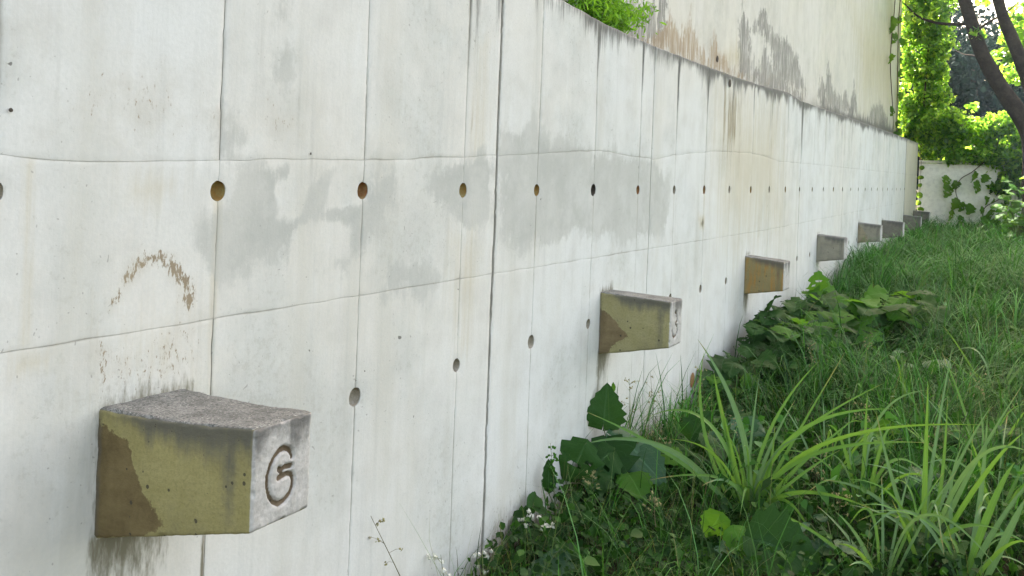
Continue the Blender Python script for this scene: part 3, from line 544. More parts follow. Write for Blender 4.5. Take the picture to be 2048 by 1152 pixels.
for a, b in zip(ub[:-1], ub[1:]):
    fine = b > 4; st = .05 if fine else .4
    Ys = np.linspace(a+.002, b-.002, int((b-a)/st)); Zs = np.concatenate([[1.6], np.arange(2.1, 4.6, .05 if fine else .4), np.arange(4.7, UTOP+.01, .25 if fine else 1)])
    Yg, Zg = np.meshgrid(Ys, Zs, indexing='ij'); Xg = UX+.004*np.sin(Yg*1.3)*np.cos(Zg*1.7); Xg[0] -= .004; Xg[-1] -= .004
    co = np.stack([Xg, Yg, Zg], -1).reshape(-1, 3); i = (np.arange(len(Ys)-1)[:, None]*len(Zs)+np.arange(len(Zs)-1)[None]).ravel()
    bk = co.copy(); bk[:, 0] = UX-.3   # back side closes the slab
    q = np.stack([i, i+len(Zs), i+len(Zs)+1, i+1], 1); n = len(co); nz = len(Zs)
    j = np.arange(nz-1); k = np.arange(len(Ys)-1)*nz; last = (len(Ys)-1)*nz
    ends = np.concatenate([np.stack([j, j+1, j+1+n, j+n], 1), np.stack([last+j+1, last+j, last+j+n, last+j+1+n], 1), np.stack([k+nz-1, k+2*nz-1, k+2*nz-1+n, k+nz-1+n], 1)])
    me = fast_mesh('panel', np.concatenate([co, bk]), np.concatenate([q, q[:, ::-1]+n, ends]), None, True); me.set_sharp_from_angle(angle=math.radians(40))
    full = np.concatenate([co, bk])
    for k_, v_ in up_fields(full[:, 1], full[:, 2]).items(): fattr(me, k_, v_)
    link('panel', me, M['upper'], up_wall)
disc('pipe_hole', 7.90, 2.605, .03, .028, UX+.006, M['hole_dark'], up_wall)  # flat dark disc, its colour stands for the shade inside a hole
tag(strip(ys_, np.full(len(ys_), .3), z_top(ys_)-.09, -.449, -.262, 'planter_soil', M['soil'], None), kind='structure')

# boundary wall across the far end
bw = empty('boundary_wall', (0.02, 21.0, 0)); tag(bw, 'low pale grey rendered wall closing the far end, topped with ivy', 'wall')
vs, fs = [], []
for x in np.linspace(0, 9, 46):
    t = 2.05+.01*mnoise.noise(Vector((x, 2, 1)))
    vs += [(x, 0, -.2), (x, 0, t-.012), (x, .012, t), (x, .2, t), (x, .2, -.2)]
for i in range(45):
    for k in range(4): fs.append((i*5+k, (i+1)*5+k, (i+1)*5+k+1, i*5+k+1))
fs.append((4, 3, 2, 1, 0)); link('slab', mesh('slab', vs, fs, False), M['backwall'], bw)
vs, fs = [], []
for x in np.linspace(-.0, 9, 30): vs += [(x, -.02, 2.062), (x, .22, 2.062), (x, .22, 2.11), (x, -.02, 2.11)]
for i in range(29):
    for k in range(4): fs.append((i*4+k, i*4+(k+1) % 4, (i+1)*4+(k+1) % 4, (i+1)*4+k))
fs += [(3, 2, 1, 0)]; link('coping', mesh('coping', vs, fs, False), M['backwall'], bw)

# ---------------------------------------------------------------- numbered blocks
def groove_field(b, c, wf, hf, strokes):
    d = np.full(b.shape, 9.)
    for s in strokes:
        dd, _ = seg_dist(b*wf, c*hf, [(p[0]*wf, p[1]*hf) for p in s], False); d = np.minimum(d, dd)
    return d
def make_block(i, mat, label, strokes, patch_poly, fine, seed):
    y0, w0, w1, p, zt0, zt1, zb0, zb1 = BLK[i]; na, nb, nc = fine
    h0 = zt0-zb0; hf = zt1-zb1; wm = (w0+w1)/2; r = .010
    A0 = -.06
    As = np.linspace(A0, p, na); Bs = np.linspace(0, wm, nb); Cs = np.linspace(0, h0, nc)
    bm = bmesh.new(); faces = []
    def grid(U, V, f):
        g_ = [[bm.verts.new(f(u, v)) for v in V] for u in U]
        for a in range(len(U)-1):
            for b in range(len(V)-1): faces.append(bm.faces.new((g_[a][b], g_[a+1][b], g_[a+1][b+1], g_[a][b+1])))
    grid(As, Cs, lambda u, v: (u, 0, v)); grid(As, Cs, lambda u, v: (u, wm, v))
    grid(As, Bs, lambda u, v: (u, v, 0)); grid(As, Bs, lambda u, v: (u, v, h0)); grid(Bs, Cs, lambda u, v: (p, u, v))
    bmesh.ops.remove_doubles(bm, verts=bm.verts, dist=1e-5); bmesh.ops.recalc_face_normals(bm, faces=bm.faces)
    n = len(bm.verts); bm.verts.ensure_lookup_table(); bm.verts.index_update()
    P = np.array([v.co[:] for v in bm.verts])
    q = P.copy(); q[:, 0] = np.minimum(q[:, 0], p-r); q[:, 1] = np.clip(q[:, 1], r, wm-r); q[:, 2] = np.clip(q[:, 2], r, h0-r)
    dv = P-q; ln = np.linalg.norm(dv, axis=1, keepdims=True); nd = dv/np.maximum(ln, 1e-9); P2 = q+nd*np.minimum(ln, r)
    a, b, c = P2[:, 0]/p, P2[:, 1]/wm, P2[:, 2]/h0
    wgt = np.abs(nd); side = np.where(nd[:, 1] < -.5, 1., 0)*wgt[:, 1]; top = np.clip(nd[:, 2], 0, 1)**1.5; front = np.clip(nd[:, 0], 0, 1)
    back = np.clip(nd[:, 1], 0, 1)
    for k in range(n):   # chipped, worn surface
        v = Vector(P2[k]*1.0); e = np.sort(wgt[k])[1]   # on an edge two directions share the normal
        chip = max(0, mnoise.noise(v*38+Vector((seed, 0, 0)))-.12)*.012*(e > .25)
        P2[k] += nd[k]*(mnoise.noise(v*16+Vector((0, seed, 0)))*.0022+mnoise.noise(v*70)*.0009-chip)
    gd = np.full(n, 9.); isf = P[:, 0] > p-1e-6
    if strokes:
        gd[isf] = groove_field(b[isf], c[isf], wm, hf, strokes)
        P2[isf, 0] -= .009*np.clip(1.25-gd[isf]/.0070, 0, 1)**.8
    at = P2[:, 0]/p; ac = np.clip(at, -.2, 1)
    zt = zt0+(zt1-zt0)*ac; zb = zb0+(zb1-zb0)*ac
    if i == 0: zt = zt-.006*np.sin(np.clip(at, 0, 1)*math.pi)
    Yo = (P2[:, 1]/wm)*(w0+(w1-w0)*ac); Zo = zb+(P2[:, 2]/h0)*(zt-zb)-zb0
    for k, v in enumerate(bm.verts): v.co = (P2[k, 0], Yo[k], Zo[k])
    # dirt: top edge of the side, dark band near the outer end, streaks down the front
    run = .14+.16*noise1(seed+1, a*9)+.36*np.clip((a-.2)/.6, 0, 1)*(.35+.65*noise1(seed+5, a*5))
    soot = side*np.clip(1.2-1.15*(1-c)/run, 0, 1)*np.clip(.35+a*1.8, 0, 1)
    soot = np.maximum(soot, side*.80*np.exp(-((a-.86)/.075)**2)*np.clip(.5+.6*c, 0, 1))
    soot = np.maximum(soot, side*.8*np.clip(1-a/.05, 0, 1)*(a > -.05))  # darker strip where the side meets the wall
    fr = .25+.5*noise1(seed+2, b*6); soot = np.maximum(soot, front*np.clip(1.05-(1-c)/fr, 0, .92)*np.clip(noise1(seed+3, b*9)+.35, 0, 1))
    soot = np.maximum(soot, front*np.clip(1-c/.08, 0, .45))
    patch = side*blob(a*p, c*h0, [(u*p, v*h0) for u, v in patch_poly], .05) if patch_poly else np.zeros(n)
    root = empty('concrete_block', (0, y0, zb0)); body = None; tag(root, label, 'concrete block', 'concrete blocks projecting from the white wall')
    numf = [f for f in bm.faces if strokes and all(gd[v.index] < .0062 for v in f.verts)]
    vals = dict(side=side+back*.8, top=top, front=front*(1-top), soot=soot, patch=patch, groove=np.clip((.0078-gd)/.0038, 0, 1)*np.clip(.45+noise1(seed+7, c*7+b*5), .35, 1))
    def out(name, keepf, mat_, parent):
        used = {}; vs_, fs_ = [], []
        for f in keepf:
            fl = []
            for v in f.verts:
                if v.index not in used: used[v.index] = len(vs_); vs_.append(v.co[:])
                fl.append(used[v.index])
            fs_.append(fl)
        me = mesh(name, vs_, fs_); ids = list(used)
        for kk, vv in vals.items(): fattr(me, kk, vv[ids])
        return link(name, me, mat_, parent)
    ns = set(numf); body = out('body', [f for f in bm.faces if f not in ns], mat, root)
    if numf: out('numeral', numf, mat, body)
    bm.free(); return root
M['groove'] = simple('dirty_groove', (0.085, 0.06, 0.035), (0.20, 0.16, 0.11), 60)
mb1 = block_mat('mossy_block', (0.265, 0.235, 0.095), (0.35, 0.31, 0.14), (0.105, 0.074, 0.033))
mb2 = block_mat('tan_block', (0.26, 0.238, 0.11), (0.34, 0.312, 0.165), (0.125, 0.09, 0.048))
mb3 = block_mat('rusty_block', (0.24, 0.20, 0.095), (0.28, 0.23, 0.11), (0.10, 0.075, 0.04), .75)
mb4 = block_mat('grey_block', (0.30, 0.28, 0.22), (0.25, 0.235, 0.18), (0.20, 0.165, 0.11))
mb5 = block_mat('dark_grey_block', (0.20, 0.185, 0.15), (0.16, 0.15, 0.12), (0.13, 0.11, 0.08))
P1 = [(-.2, 1.05), (0, .90), (.07, .86), (.2, .78), (.235, .70), (.27, .55), (.31, .42), (.34, .33), (.42, .20), (.48, .09), (.40, .05), (.36, .03), (.30, -.02), (-.2, -.05)]
P2_ = [(-.2, 1.0), (0, .75), (.08, .70), (.17, .62), (.25, .52), (.36, .38), (.41, .27), (.28, .2), (.19, .1), (.14, .02), (0, -.1), (-.2, -.1)]
P5 = [(-.2, 1.1), (0, .95), (.2, .75), (.35, .5), (.45, .2), (.48, -.1), (-.2, -.1)]
make_block(0, mb1, 'large mossy concrete block carved with a figure 6, brown stained side', SIX, P1, (56, 64, 84), 3.3)
make_block(1, mb2, 'tan concrete block carved with a rounded 3, brown triangular stain beside the wall', THREE, P2_, (44, 52, 64), 8.1)
make_block(2, mb3, 'concrete block with orange rust streaks on its side', None, None, (30, 18, 26), 14.7)
make_block(3, mb4, 'plain light grey concrete block between the rusty block and the half-brown block', None, None, (22, 14, 20), 20.2)
make_block(4, mb4, 'grey concrete block with a brown half divided by a pale diagonal', None, P5, (22, 14, 20), 27.4)
make_block(5, mb5, 'evenly grey concrete block with black top edge, just before the dark end groove', None, None, (18, 12, 16), 33.9)
make_block(6, mb5, 'small dark concrete block beside the dark vertical groove', None, None, (18, 12, 16), 39.5)
make_block(7, mb5, 'last dark concrete block at the corner with the far boundary wall', None, None, (18, 12, 16), 47.0)

# ---------------------------------------------------------------- leaves
def leaf_mesh(name, kind, seed):
    """kinds: heart, lobed, oval, round; length 1 along +Y, face +Z"""
    rnd = random.Random(seed); rows = 13; ss = [-1, -.66, -.33, 0, .33, .66, 1]; vs, fs, uv = [], [], []
    for i in range(rows):
        t = i/(rows-1)
        if kind == 'heart': w = .52*(math.sin(math.pi*min(1, t**.62))**.75)*(1-.15*t); back = -.16*(1-t)**3
        elif kind == 'lobed': w = .56*(math.sin(math.pi*t**.7)**.6)*(1+.22*math.cos(t*3*2*math.pi+.6)); back = -.14*(1-t)**3
        elif kind == 'round': w = .55*math.sqrt(max(0, 1-(2*t-1)**2)); back = 0
        else: w = .24*math.sin(math.pi*t**.8)**.9; back = 0
        w = max(w, .004); w *= 1+.09*(1 if i % 2 else -1)*(0 < i < rows-1)*(kind != 'round')
        for s in ss:
            x = s*w*(1+.05*rnd.uniform(-1, 1)*(abs(s) == 1)); y = t+back*abs(s)**1.5
            z = .26*abs(s)*w*(1+.6*math.sin(seed))-(.22+.14*math.sin(seed*1.7))*t*t-.32*abs(s)**2*w*(.5+.5*math.cos(seed*2.3))+.05*math.sin(t*9+seed+s*2)*abs(s)+.025*rnd.uniform(-1, 1)
            vs.append((x, y, z)); uv.append((s*.5+.5, t))
    k = len(ss); eaten = {(rnd.randrange(3, 10), rnd.randrange(1, 5)) for _ in range(3)} if kind in ('lobed', 'heart') and seed % 2 else set()
    for i in range(rows-1):
        for j in range(k-1):
            if (i, j) in eaten: continue   # insect holes
            fs.append((i*k+j, i*k+j+1, (i+1)*k+j+1, (i+1)*k+j))
    me = mesh(name, vs, fs); ul = me.uv_layers.new(name='UVMap')
    for lp in me.loops: ul.data[lp.index].uv = uv[lp.vertex_index]
    return me
LM = {}
def leaf_of(kind, mat, v):
    if (kind, mat, v) not in LM:
        me = leaf_mesh('leaf', kind, v*7+len(kind)); me.materials.append(M[mat]); LM[(kind, mat, v)] = me
    return LM[(kind, mat, v)]
def put_leaf(parent, root_loc, pos, direction, normal, size, kind, mat, v=None):
    d = Vector(direction).normalized(); nn = Vector(normal); x = d.cross(nn).normalized(); nn = x.cross(d)
    m = Matrix((x, d, nn)).transposed().to_4x4(); o = link('leaf', leaf_of(kind, mat, random.randrange(4) if v is None else v), None, parent)
    o.matrix_basis = Matrix.Translation(Vector(pos)-Vector(root_loc)) @ m @ Matrix.Scale(size, 4); return o
TOCAM = Vector((.45, -.85, .15))
def leafy_plant(name, label, cat, base, specs, stem_r=.004, group=None, stem_mat='stem'):
    """specs: (leaf base point, direction, normal, size, kind, material); a stem runs from the plant base to every leaf"""
    root = empty(name, base); tag(root, label, cat, group); sv, sf = [], []
    for pos, d, nn, size, kind, mat in specs:
        b = Vector(base); p = Vector(pos); mid = (b+p)/2+Vector((random.uniform(-.02, .02), random.uniform(-.02, .02), .06*(p-b).length))
        pts, rr = smooth_path([b-b, mid-b, p-b], [stem_r, stem_r*.8, stem_r*.5], 4); tube(sv, sf, pts, rr, 5)
        put_leaf(root, base, pos, d, nn, size, kind, mat)
    link('stem', mesh('stem', sv, sf), M[stem_mat], root); return root
def gz(x, y): return float(ground_z(x, y))
def bush(name, label, base_xy, centre, spread, n, size, kinds, mats, seed, cat='plant', group=None):
    rnd = random.Random(seed); random.seed(seed); b = (*base_xy, gz(*base_xy)); sp = []
    for i in range(n):
        while True:
            u = Vector((rnd.uniform(-1, 1), rnd.uniform(-1, 1), rnd.uniform(-1, 1)))
            if u.length < 1: break
        c = Vector(centre)+Vector((u.x*spread[0], u.y*spread[1], u.z*spread[2]))
        c.x = max(c.x, .05+size*.25); c.z = max(c.z, gz(c.x, c.y)+.05)
        hd = Vector((u.x+rnd.uniform(-.6, .6), u.y-.5+rnd.uniform(-.6, .6), rnd.uniform(-.35, .2))); 
        if hd.x < 0 and c.x < .3: hd.x *= -.3
        nn = Vector((rnd.uniform(-.5, .5)+.15, rnd.uniform(-.6, .3)-.25, 1))
        sp.append((c, hd, nn, size*rnd.uniform(.65, 1.2), rnd.choice(kinds), rnd.choice(mats)))
    return leafy_plant(name, label, cat, b, sp, group=group)
# burdock-like leaves against the wall under the second block
b = (.14, 4.35, gz(.14, 4.35))
leafy_plant('broad_leaf_plant', 'dark broad-leaved plant with one heart leaf upright against the wall under the block carved 3', 'plant', b, [
    ((.055, 4.42, .345), (.10, .03, 1), (.55, -.8, .25), .20, 'heart', 'leaf_dark'), ((.10, 4.10, .33), (-.3, -.5, -1), (.6, -.6, .4), .19, 'lobed', 'leaf_dark'),
    ((.12, 4.40, .30), (.8, .3, -.35), (.25, -.6, 1), .26, 'heart', 'leaf_blue'), ((.10, 4.35, .29), (.5, -.5, -.6), (.5, -.7, .5), .22, 'lobed', 'leaf_dark'),
    ((.15, 4.30, .25), (-.35, -.7, -.3), (.5, -.3, .9), .21, 'heart', 'leaf_dark'), ((.22, 4.45, .22), (.9, -.3, -.4), (.2, -.7, .8), .20, 'heart', 'leaf_blue'),
    ((.12, 4.2, .18), (.3, -.8, -.3), (.3, -.3, 1), .16, 'heart', 'leaf_dark'), ((.25, 4.3, .16), (.7, -.7, -.2), (.2, -.5, 1), .17, 'heart', 'leaf_green'),
    ((.08, 4.48, .50), (-.05, .0, 1), (.5, -.8, .2), .05, 'oval', 'leaf_green'), ((.3, 4.6, .2), (.6, -.3, .1), (0, -.5, 1), .15, 'heart', 'leaf_green')], .005)
b = (.10, 3.80, gz(.10, 3.8))
leafy_plant('dark_weed', 'small plant with dark blunt leaves beside the expansion joint', 'plant', b, [
    ((.06, 3.80, .18), (.05, -.1, 1), (.7, -.7, .2), .15, 'oval', 'leaf_dark'), ((.07, 3.72, .15), (-.05, -.7, .25), (.6, -.3, .8), .10, 'round', 'leaf_dark'),
    ((.08, 3.66, .07), (.0, -.9, .35), (.5, 0, .9), .15, 'round', 'leaf_dark'), ((.13, 3.86, .13), (.5, .3, .5), (.1, -.8, .5), .08, 'oval', 'leaf_dark'),
    ((.12, 3.85, .10), (.8, -.2, .2), (.1, -.5, 1), .12, 'round', 'leaf_dark'), ((.15, 3.7, .08), (.6, -.6, .1), (.1, -.3, 1), .11, 'heart', 'leaf_dark'), ((.10, 3.6, .04), (.3, -.8, .1), (.3, 0, 1), .10, 'heart', 'leaf_dark')], .004)
LP = [('lobed', 'heart'), ('leaf_dark', 'leaf_dark', 'leaf_green')]
bush('leafy_sapling', 'leafy sapling with lobed leaves hiding the foot of the forked tree', (1.84, 18.2), (1.82, 18.2, 1.30), (.26, .35, .55), 46, .16, ['lobed'], ['leaf_ivy', 'leaf_ivy', 'leaf_green'], 51, 'sapling')
DK = ['leaf_dark', 'leaf_dark', 'leaf_dark', 'leaf_green']
bush('lobed_leaf_shrub', 'dark bushy plant against the wall just past the block carved 3', (.16, 6.6), (.18, 6.6, .27), (.17, .45, .14), 34, .16, ['lobed', 'heart'], DK, 31)
bush('lobed_leaf_shrub', 'tall dark shrub with lobed leaves under the rust-streaked block', (.26, 7.25), (.26, 7.25, .44), (.22, .40, .18), 46, .17, ['lobed', 'heart'], DK, 32)
bush('lobed_leaf_shrub', 'shrub of jagged dark leaves below the plain light grey block', (.24, 8.6), (.26, 8.6, .53), (.20, .6, .14), 40, .18, ['lobed'], DK, 33)
bush('lobed_leaf_shrub', 'wide light green patch of large flat leaves in the middle of the grass', (.70, 8.5), (.70, 8.3, .52), (.28, .5, .12), 34, .24, ['lobed', 'heart'], ['leaf_green', 'leaf_dark'], 34)
bush('lobed_leaf_shrub', 'green large-leaved plant right of the wide leaf patch', (1.05, 9.0), (1.02, 8.8, .60), (.2, .45, .11), 20, .21, ['lobed', 'heart'], ['leaf_green', 'leaf_dark'], 35)
bush('lobed_leaf_shrub', 'dark leafy plant in front of the wide leaf patch', (.46, 7.55), (.48, 7.45, .42), (.22, .40, .13), 34, .17, ['lobed', 'heart'], DK, 36)
b = (.86, 3.95, gz(.86, 3.95))
leafy_plant('heart_leaf_plant', 'low plant with one bright green and one very dark heart leaf under the strap-leaved grass', 'plant', b, [
    ((.80, 3.90, .20), (-.45, -.1, -.9), (.35, -.9, .25), .125, 'heart', 'leaf_green'), ((.87, 3.87, .17), (.55, -.5, -.55), (.3, -.7, .6), .12, 'heart', 'leaf_green'),
    ((.86, 3.88, .10), (-.2, -.8, -.2), (.2, -.3, 1), .11, 'heart', 'leaf_blue'), ((.95, 3.86, .15), (.95, .05, -.12), (.1, -.75, .6), .27, 'heart', 'leaf_dark'),
    ((.90, 3.84, .06), (.3, -.9, -.1), (.1, -.2, 1), .12, 'heart', 'leaf_dark'), ((1.1, 3.86, .05), (.7, -.5, 0), (.1, -.4, 1), .12, 'heart', 'leaf_green'), ((.78, 3.85, .05), (-.7, -.4, 0), (0, -.4, 1), .12, 'heart', 'leaf_green'),
    ((.86, 3.80, .03), (-.5, -.7, 0), (0, -.3, 1), .13, 'heart', 'leaf_dark')], .004)
b = (.25, 3.45, gz(.25, 3.45))
leafy_plant('blue_leaf_plant', 'low bluish broad leaf plant at the foot of the wall beside white flowers', 'plant', b, [
    ((.20, 3.40, .05), (.75, -.3, .05), (-.1, -.5, 1), .17, 'round', 'leaf_blue'), ((.28, 3.44, .05), (.8, .3, .1), (0, -.5, 1), .14, 'round', 'leaf_dark'), ((.42, 3.68, .08), (.6, -.3, .15), (0, -.5, 1), .09, 'oval', 'leaf_blue'),
    ((.22, 3.5, .06), (-.3, .7, .3), (.3, -.5, 1), .12, 'round', 'leaf_dark')], .003)
for nm, lb, c, sz, mt, n, sd_ in [
        ('serrated_plant', 'bluish serrated-leaf plant among the strap leaves at the right', (1.45, 5.0), .13, 'leaf_blue', 8, 41),
        ('serrated_plant', 'pale pointed leaf standing out of the mid grass', (1.22, 7.5), .22, 'leaf_blue', 3, 42),
        ('serrated_plant', 'round green leaf plant behind the strap-leaved grass', (1.28, 5.5), .15, 'leaf_green', 5, 43),
        ('serrated_plant', 'dark leafy plant near the bottom right corner', (1.66, 4.25), .13, 'leaf_dark', 7, 44),
        ('serrated_plant', 'bluish leaves low in the grass under the dark heart leaf', (1.2, 4.15), .12, 'leaf_blue', 6, 45),
        ('serrated_plant', 'leafy plant in the grass directly behind the upright heart leaf', (.42, 4.75), .16, 'leaf_dark', 9, 46),
        ('serrated_plant', 'leafy plant with bluish tips right of the upright heart leaf', (.55, 5.15), .16, 'leaf_blue', 7, 47),
        ('serrated_plant', 'green leafy plant filling the grass at the right edge', (1.75, 5.7), .17, 'leaf_dark', 8, 48),
        ('serrated_plant', 'small dark leaf cluster between the wall and the tallest strap leaves', (.35, 5.6), .15, 'leaf_dark', 9, 49)]:
    bush(nm, lb, c, (*c, gz(*c)+sz*1.15), (sz*.9, sz*.9, sz*.5), n, sz, ['oval', 'heart'] if mt == 'leaf_blue' else ['heart'], [mt], sd_)

# strap-leaved grass tufts, every blade its own part
def blade_mesh(b, v, t, w, o, seed):
    b, v, t = Vector(b)-o, Vector(v)-o, Vector(t)-o; c = 2*v-(b+t)/2; n = 16; vs, fs = [], []
    rnd = random.Random(seed); tw = rnd.uniform(-.6, .6)
    for i in range(n+1):
        s = i/n; p = b*(1-s)**2+c*2*s*(1-s)+t*s*s; d = ((c-b)*(1-s)+(t-c)*s).normalized()
        sd_ = d.cross(Vector((.25, -.9, .35))); sd_ = sd_.normalized() if sd_.length > .1 else d.orthogonal().normalized()
        nn = sd_.cross(d); a = tw+.5*s*tw; sd2 = sd_*math.cos(a)+nn*math.sin(a); nn2 = sd2.cross(d)
        ww = w*(.55+.9*min(s*3, 1)*.5)*(1-s**2.6)+.0004
        vs += [tuple(p-sd2*ww+nn2*ww*.35), tuple(p), tuple(p+sd2*ww+nn2*ww*.35)]
    for i in range(n):
        for k in range(2): fs.append((i*3+k, i*3+k+1, i*3+k+4, i*3+k+3))
    me = mesh('blade', vs, fs); ul = me.uv_layers.new(name='UVMap')
    for lp in me.loops: ul.data[lp.index].uv = ((lp.vertex_index % 3)*.5, (lp.vertex_index//3)/n)
    return me
def strap_tuft(label, base, blades, extra, seed, pale=.35):
    o = Vector((base[0], base[1], gz(*base))); root = empty('strap_leaved_grass', o); tag(root, label, 'grass tuft', 'tufts of strap-leaved grass'); rnd = random.Random(seed)
    L = list(blades)
    for i in range(extra):
        a = rnd.uniform(0, 6.28); ln = rnd.uniform(.25, .5); r_ = rnd.uniform(.3, 1); d = Vector((math.cos(a), math.sin(a), 0))
        L.append((o+d*.03, o+d*ln*r_*.4+Vector((0, 0, ln*.7)), o+d*ln*r_*1.1+Vector((0, 0, ln*rnd.uniform(.35, 1)))  , rnd.uniform(.005, .009)))
    for i, (b_, v_, t_, w_) in enumerate(L):
        b_ = Vector(b_); b_ = b_.lerp(Vector((o.x, o.y, b_.z)), .5); b_.z = min(b_.z, o.z+.03)
        link('blade', blade_mesh(b_, v_, t_, w_*.95, o, seed*50+i), M['blade_pale' if rnd.random() < pale else 'blade'], root)
strap_tuft('bright green strap-leaved tuft whose tallest blade crosses the wall', (.80, 4.40), BLADES_A, 14, 5, .2)
strap_tuft('strap-leaved tuft with one straight upright blade, near the right edge', (1.55, 4.25), BLADES_B, 12, 6, .5)
strap_tuft('bluish strap-leaved tuft in the bottom right corner', (1.72, 4.08), BLADES_C, 10, 7, .6)
strap_tuft('thin strap-leaved tuft between the bright green tuft and the upright-bladed one', (1.26, 4.58), BLADES_D, 8, 8, .4)

def arch_blades(base, n, seed, l0, l1, w0, w1):
    rnd = random.Random(seed); o = Vector((base[0], base[1], gz(*base))); L = []
    for i in range(n):
        a = rnd.uniform(0, 6.28); ln = rnd.uniform(l0, l1); e = rnd.uniform(.25, 1.0); d = Vector((math.cos(a), math.sin(a), 0)); b_ = o+d*rnd.uniform(.0, .06)
        if (b_+d*ln*e).x < .05: d.x = abs(d.x)
        t_ = d*ln*e+Vector((0, 0, ln*rnd.uniform(.75, 1.05)*math.sqrt(max(.05, 1.08-e*e)))); L.append((b_, b_+t_*.5+Vector((-d.x*.02, -d.y*.02, ln*rnd.uniform(.03, .10))), b_+t_, rnd.uniform(w0, w1)))
    return L
for i, (lb, bx, by, n_, l1, pl) in enumerate([
        ('leaning strap-leaved tuft at the right edge behind the upright blade', 1.80, 4.75, 13, .75, .4), ('loose strap-leaved tuft behind the bright green tuft', 1.02, 5.05, 9, .6, .4),
        ('tall loose strap-leaved tuft in the grass at the right edge, halfway up', 1.74, 5.6, 12, .7, .5), ('strap-leaved tuft just left of the bluish corner tuft', 1.42, 4.05, 9, .5, .5),
        ('strap-leaved tuft in the mid grass below the light green leaf patch', 1.25, 6.5, 9, .5, .4), ('leaning strap-leaved tuft at the right edge level with the leaf patch', 1.75, 7.4, 12, .6, .4)]):
    strap_tuft(lb, (bx, by), arch_blades((bx, by), n_, 300+i, .3, l1, .005, .010), 2, 20+i, pl)

# ---------------------------------------------------------------- weeds on thin stalks
def weed(label, name, cat, base, tip, seed, kind, n_heads, mat='drystem', group=None):
    rnd = random.Random(seed); o = Vector((base[0], base[1], gz(*base))); t = Vector(tip)-o; root = empty(name, o); tag(root, label, cat, group)
    sv, sf, hv, hf = [], [], [], []; L = t.length
    pts, rr = smooth_path([(0, 0, -.01), t*.5+Vector((rnd.uniform(-.02, .02), 0, .02)), t], [.0022, .0016, .0007], 6); tube(sv, sf, pts, rr, 4)
    for i in range(n_heads):
        s = rnd.uniform(.55, 1) if kind != 'spike' else rnd.uniform(.15, 1); p = pts[int(s*(len(pts)-1))]
        d = Vector((rnd.uniform(-1, 1), rnd.uniform(-1, 1), rnd.uniform(0, 1))).normalized(); ln = rnd.uniform(.02, .07)*(1.2-s*.5)*(.5 if kind == 'spike' else 1)
        e = p+d*ln; tube(sv, sf, [p, p+d*ln*.6+Vector((0, 0, .004)), e], [.0008, .0006, .0004], 3)
        for q in range(3 if kind != 'flower' else 5):
            c = e+Vector((rnd.uniform(-1, 1), rnd.uniform(-1, 1), rnd.uniform(-1, 1)))*(.006 if kind != 'spike' else .004); sz = {'seed': .0042, 'flower': .0065, 'spike': .006}[kind]
            k = len(hv); u = Vector((rnd.uniform(-1, 1), rnd.uniform(-1, 1), rnd.uniform(-1, 1))).normalized(); w = u.orthogonal().normalized()
            hv += [tuple(c+u*sz*1.6), tuple(c+w*sz), tuple(c-u*sz*1.2), tuple(c-w*sz), tuple(c+u.cross(w)*sz*.7)]; hf += [(k, k+1, k+4), (k+1, k+2, k+4), (k+2, k+3, k+4), (k+3, k, k+4), (k, k+1, k+2, k+3)]
    link('stem', mesh('stem', sv, sf), M[mat], root)
    hd_ = link({'seed': 'seed_head', 'flower': 'flower_head', 'spike': 'foliage'}[kind], mesh('heads', hv, hf, False), M[{'seed': 'seed', 'flower': 'petal', 'spike': 'leaf_green'}[kind]], root); hd_['kind'] = 'stuff'
weed('thin dry weed leaning along the wall right of the block carved 6', 'dry_weed', 'weed', (.06, 2.86), (.045, 2.50, .47), 1, 'seed', 7)
weed('white-flowered weed at the foot of the expansion joint', 'flowering_weed', 'weed', (.07, 3.22), (.05, 3.24, .08), 2, 'flower', 9, 'stem')
weed('white-flowered weed left of the expansion joint', 'flowering_weed', 'weed', (.08, 2.98), (.05, 2.93, .20), 3, 'flower', 8, 'stem')
weed('cream-flowered weed right of the expansion joint', 'flowering_weed', 'weed', (.12, 3.66), (.07, 3.56, .15), 4, 'flower', 10, 'stem')
weed('cream-flowered weed among dark grass in front of the dark blunt-leaved plant', 'flowering_weed', 'weed', (.20, 3.60), (.18, 3.55, .13), 14, 'flower', 9, 'stem')
weed('feathery green spike standing against the wall left of the upright heart leaf', 'spike_weed', 'weed', (.09, 3.82), (.06, 3.80, .40), 5, 'spike', 46, 'stem')
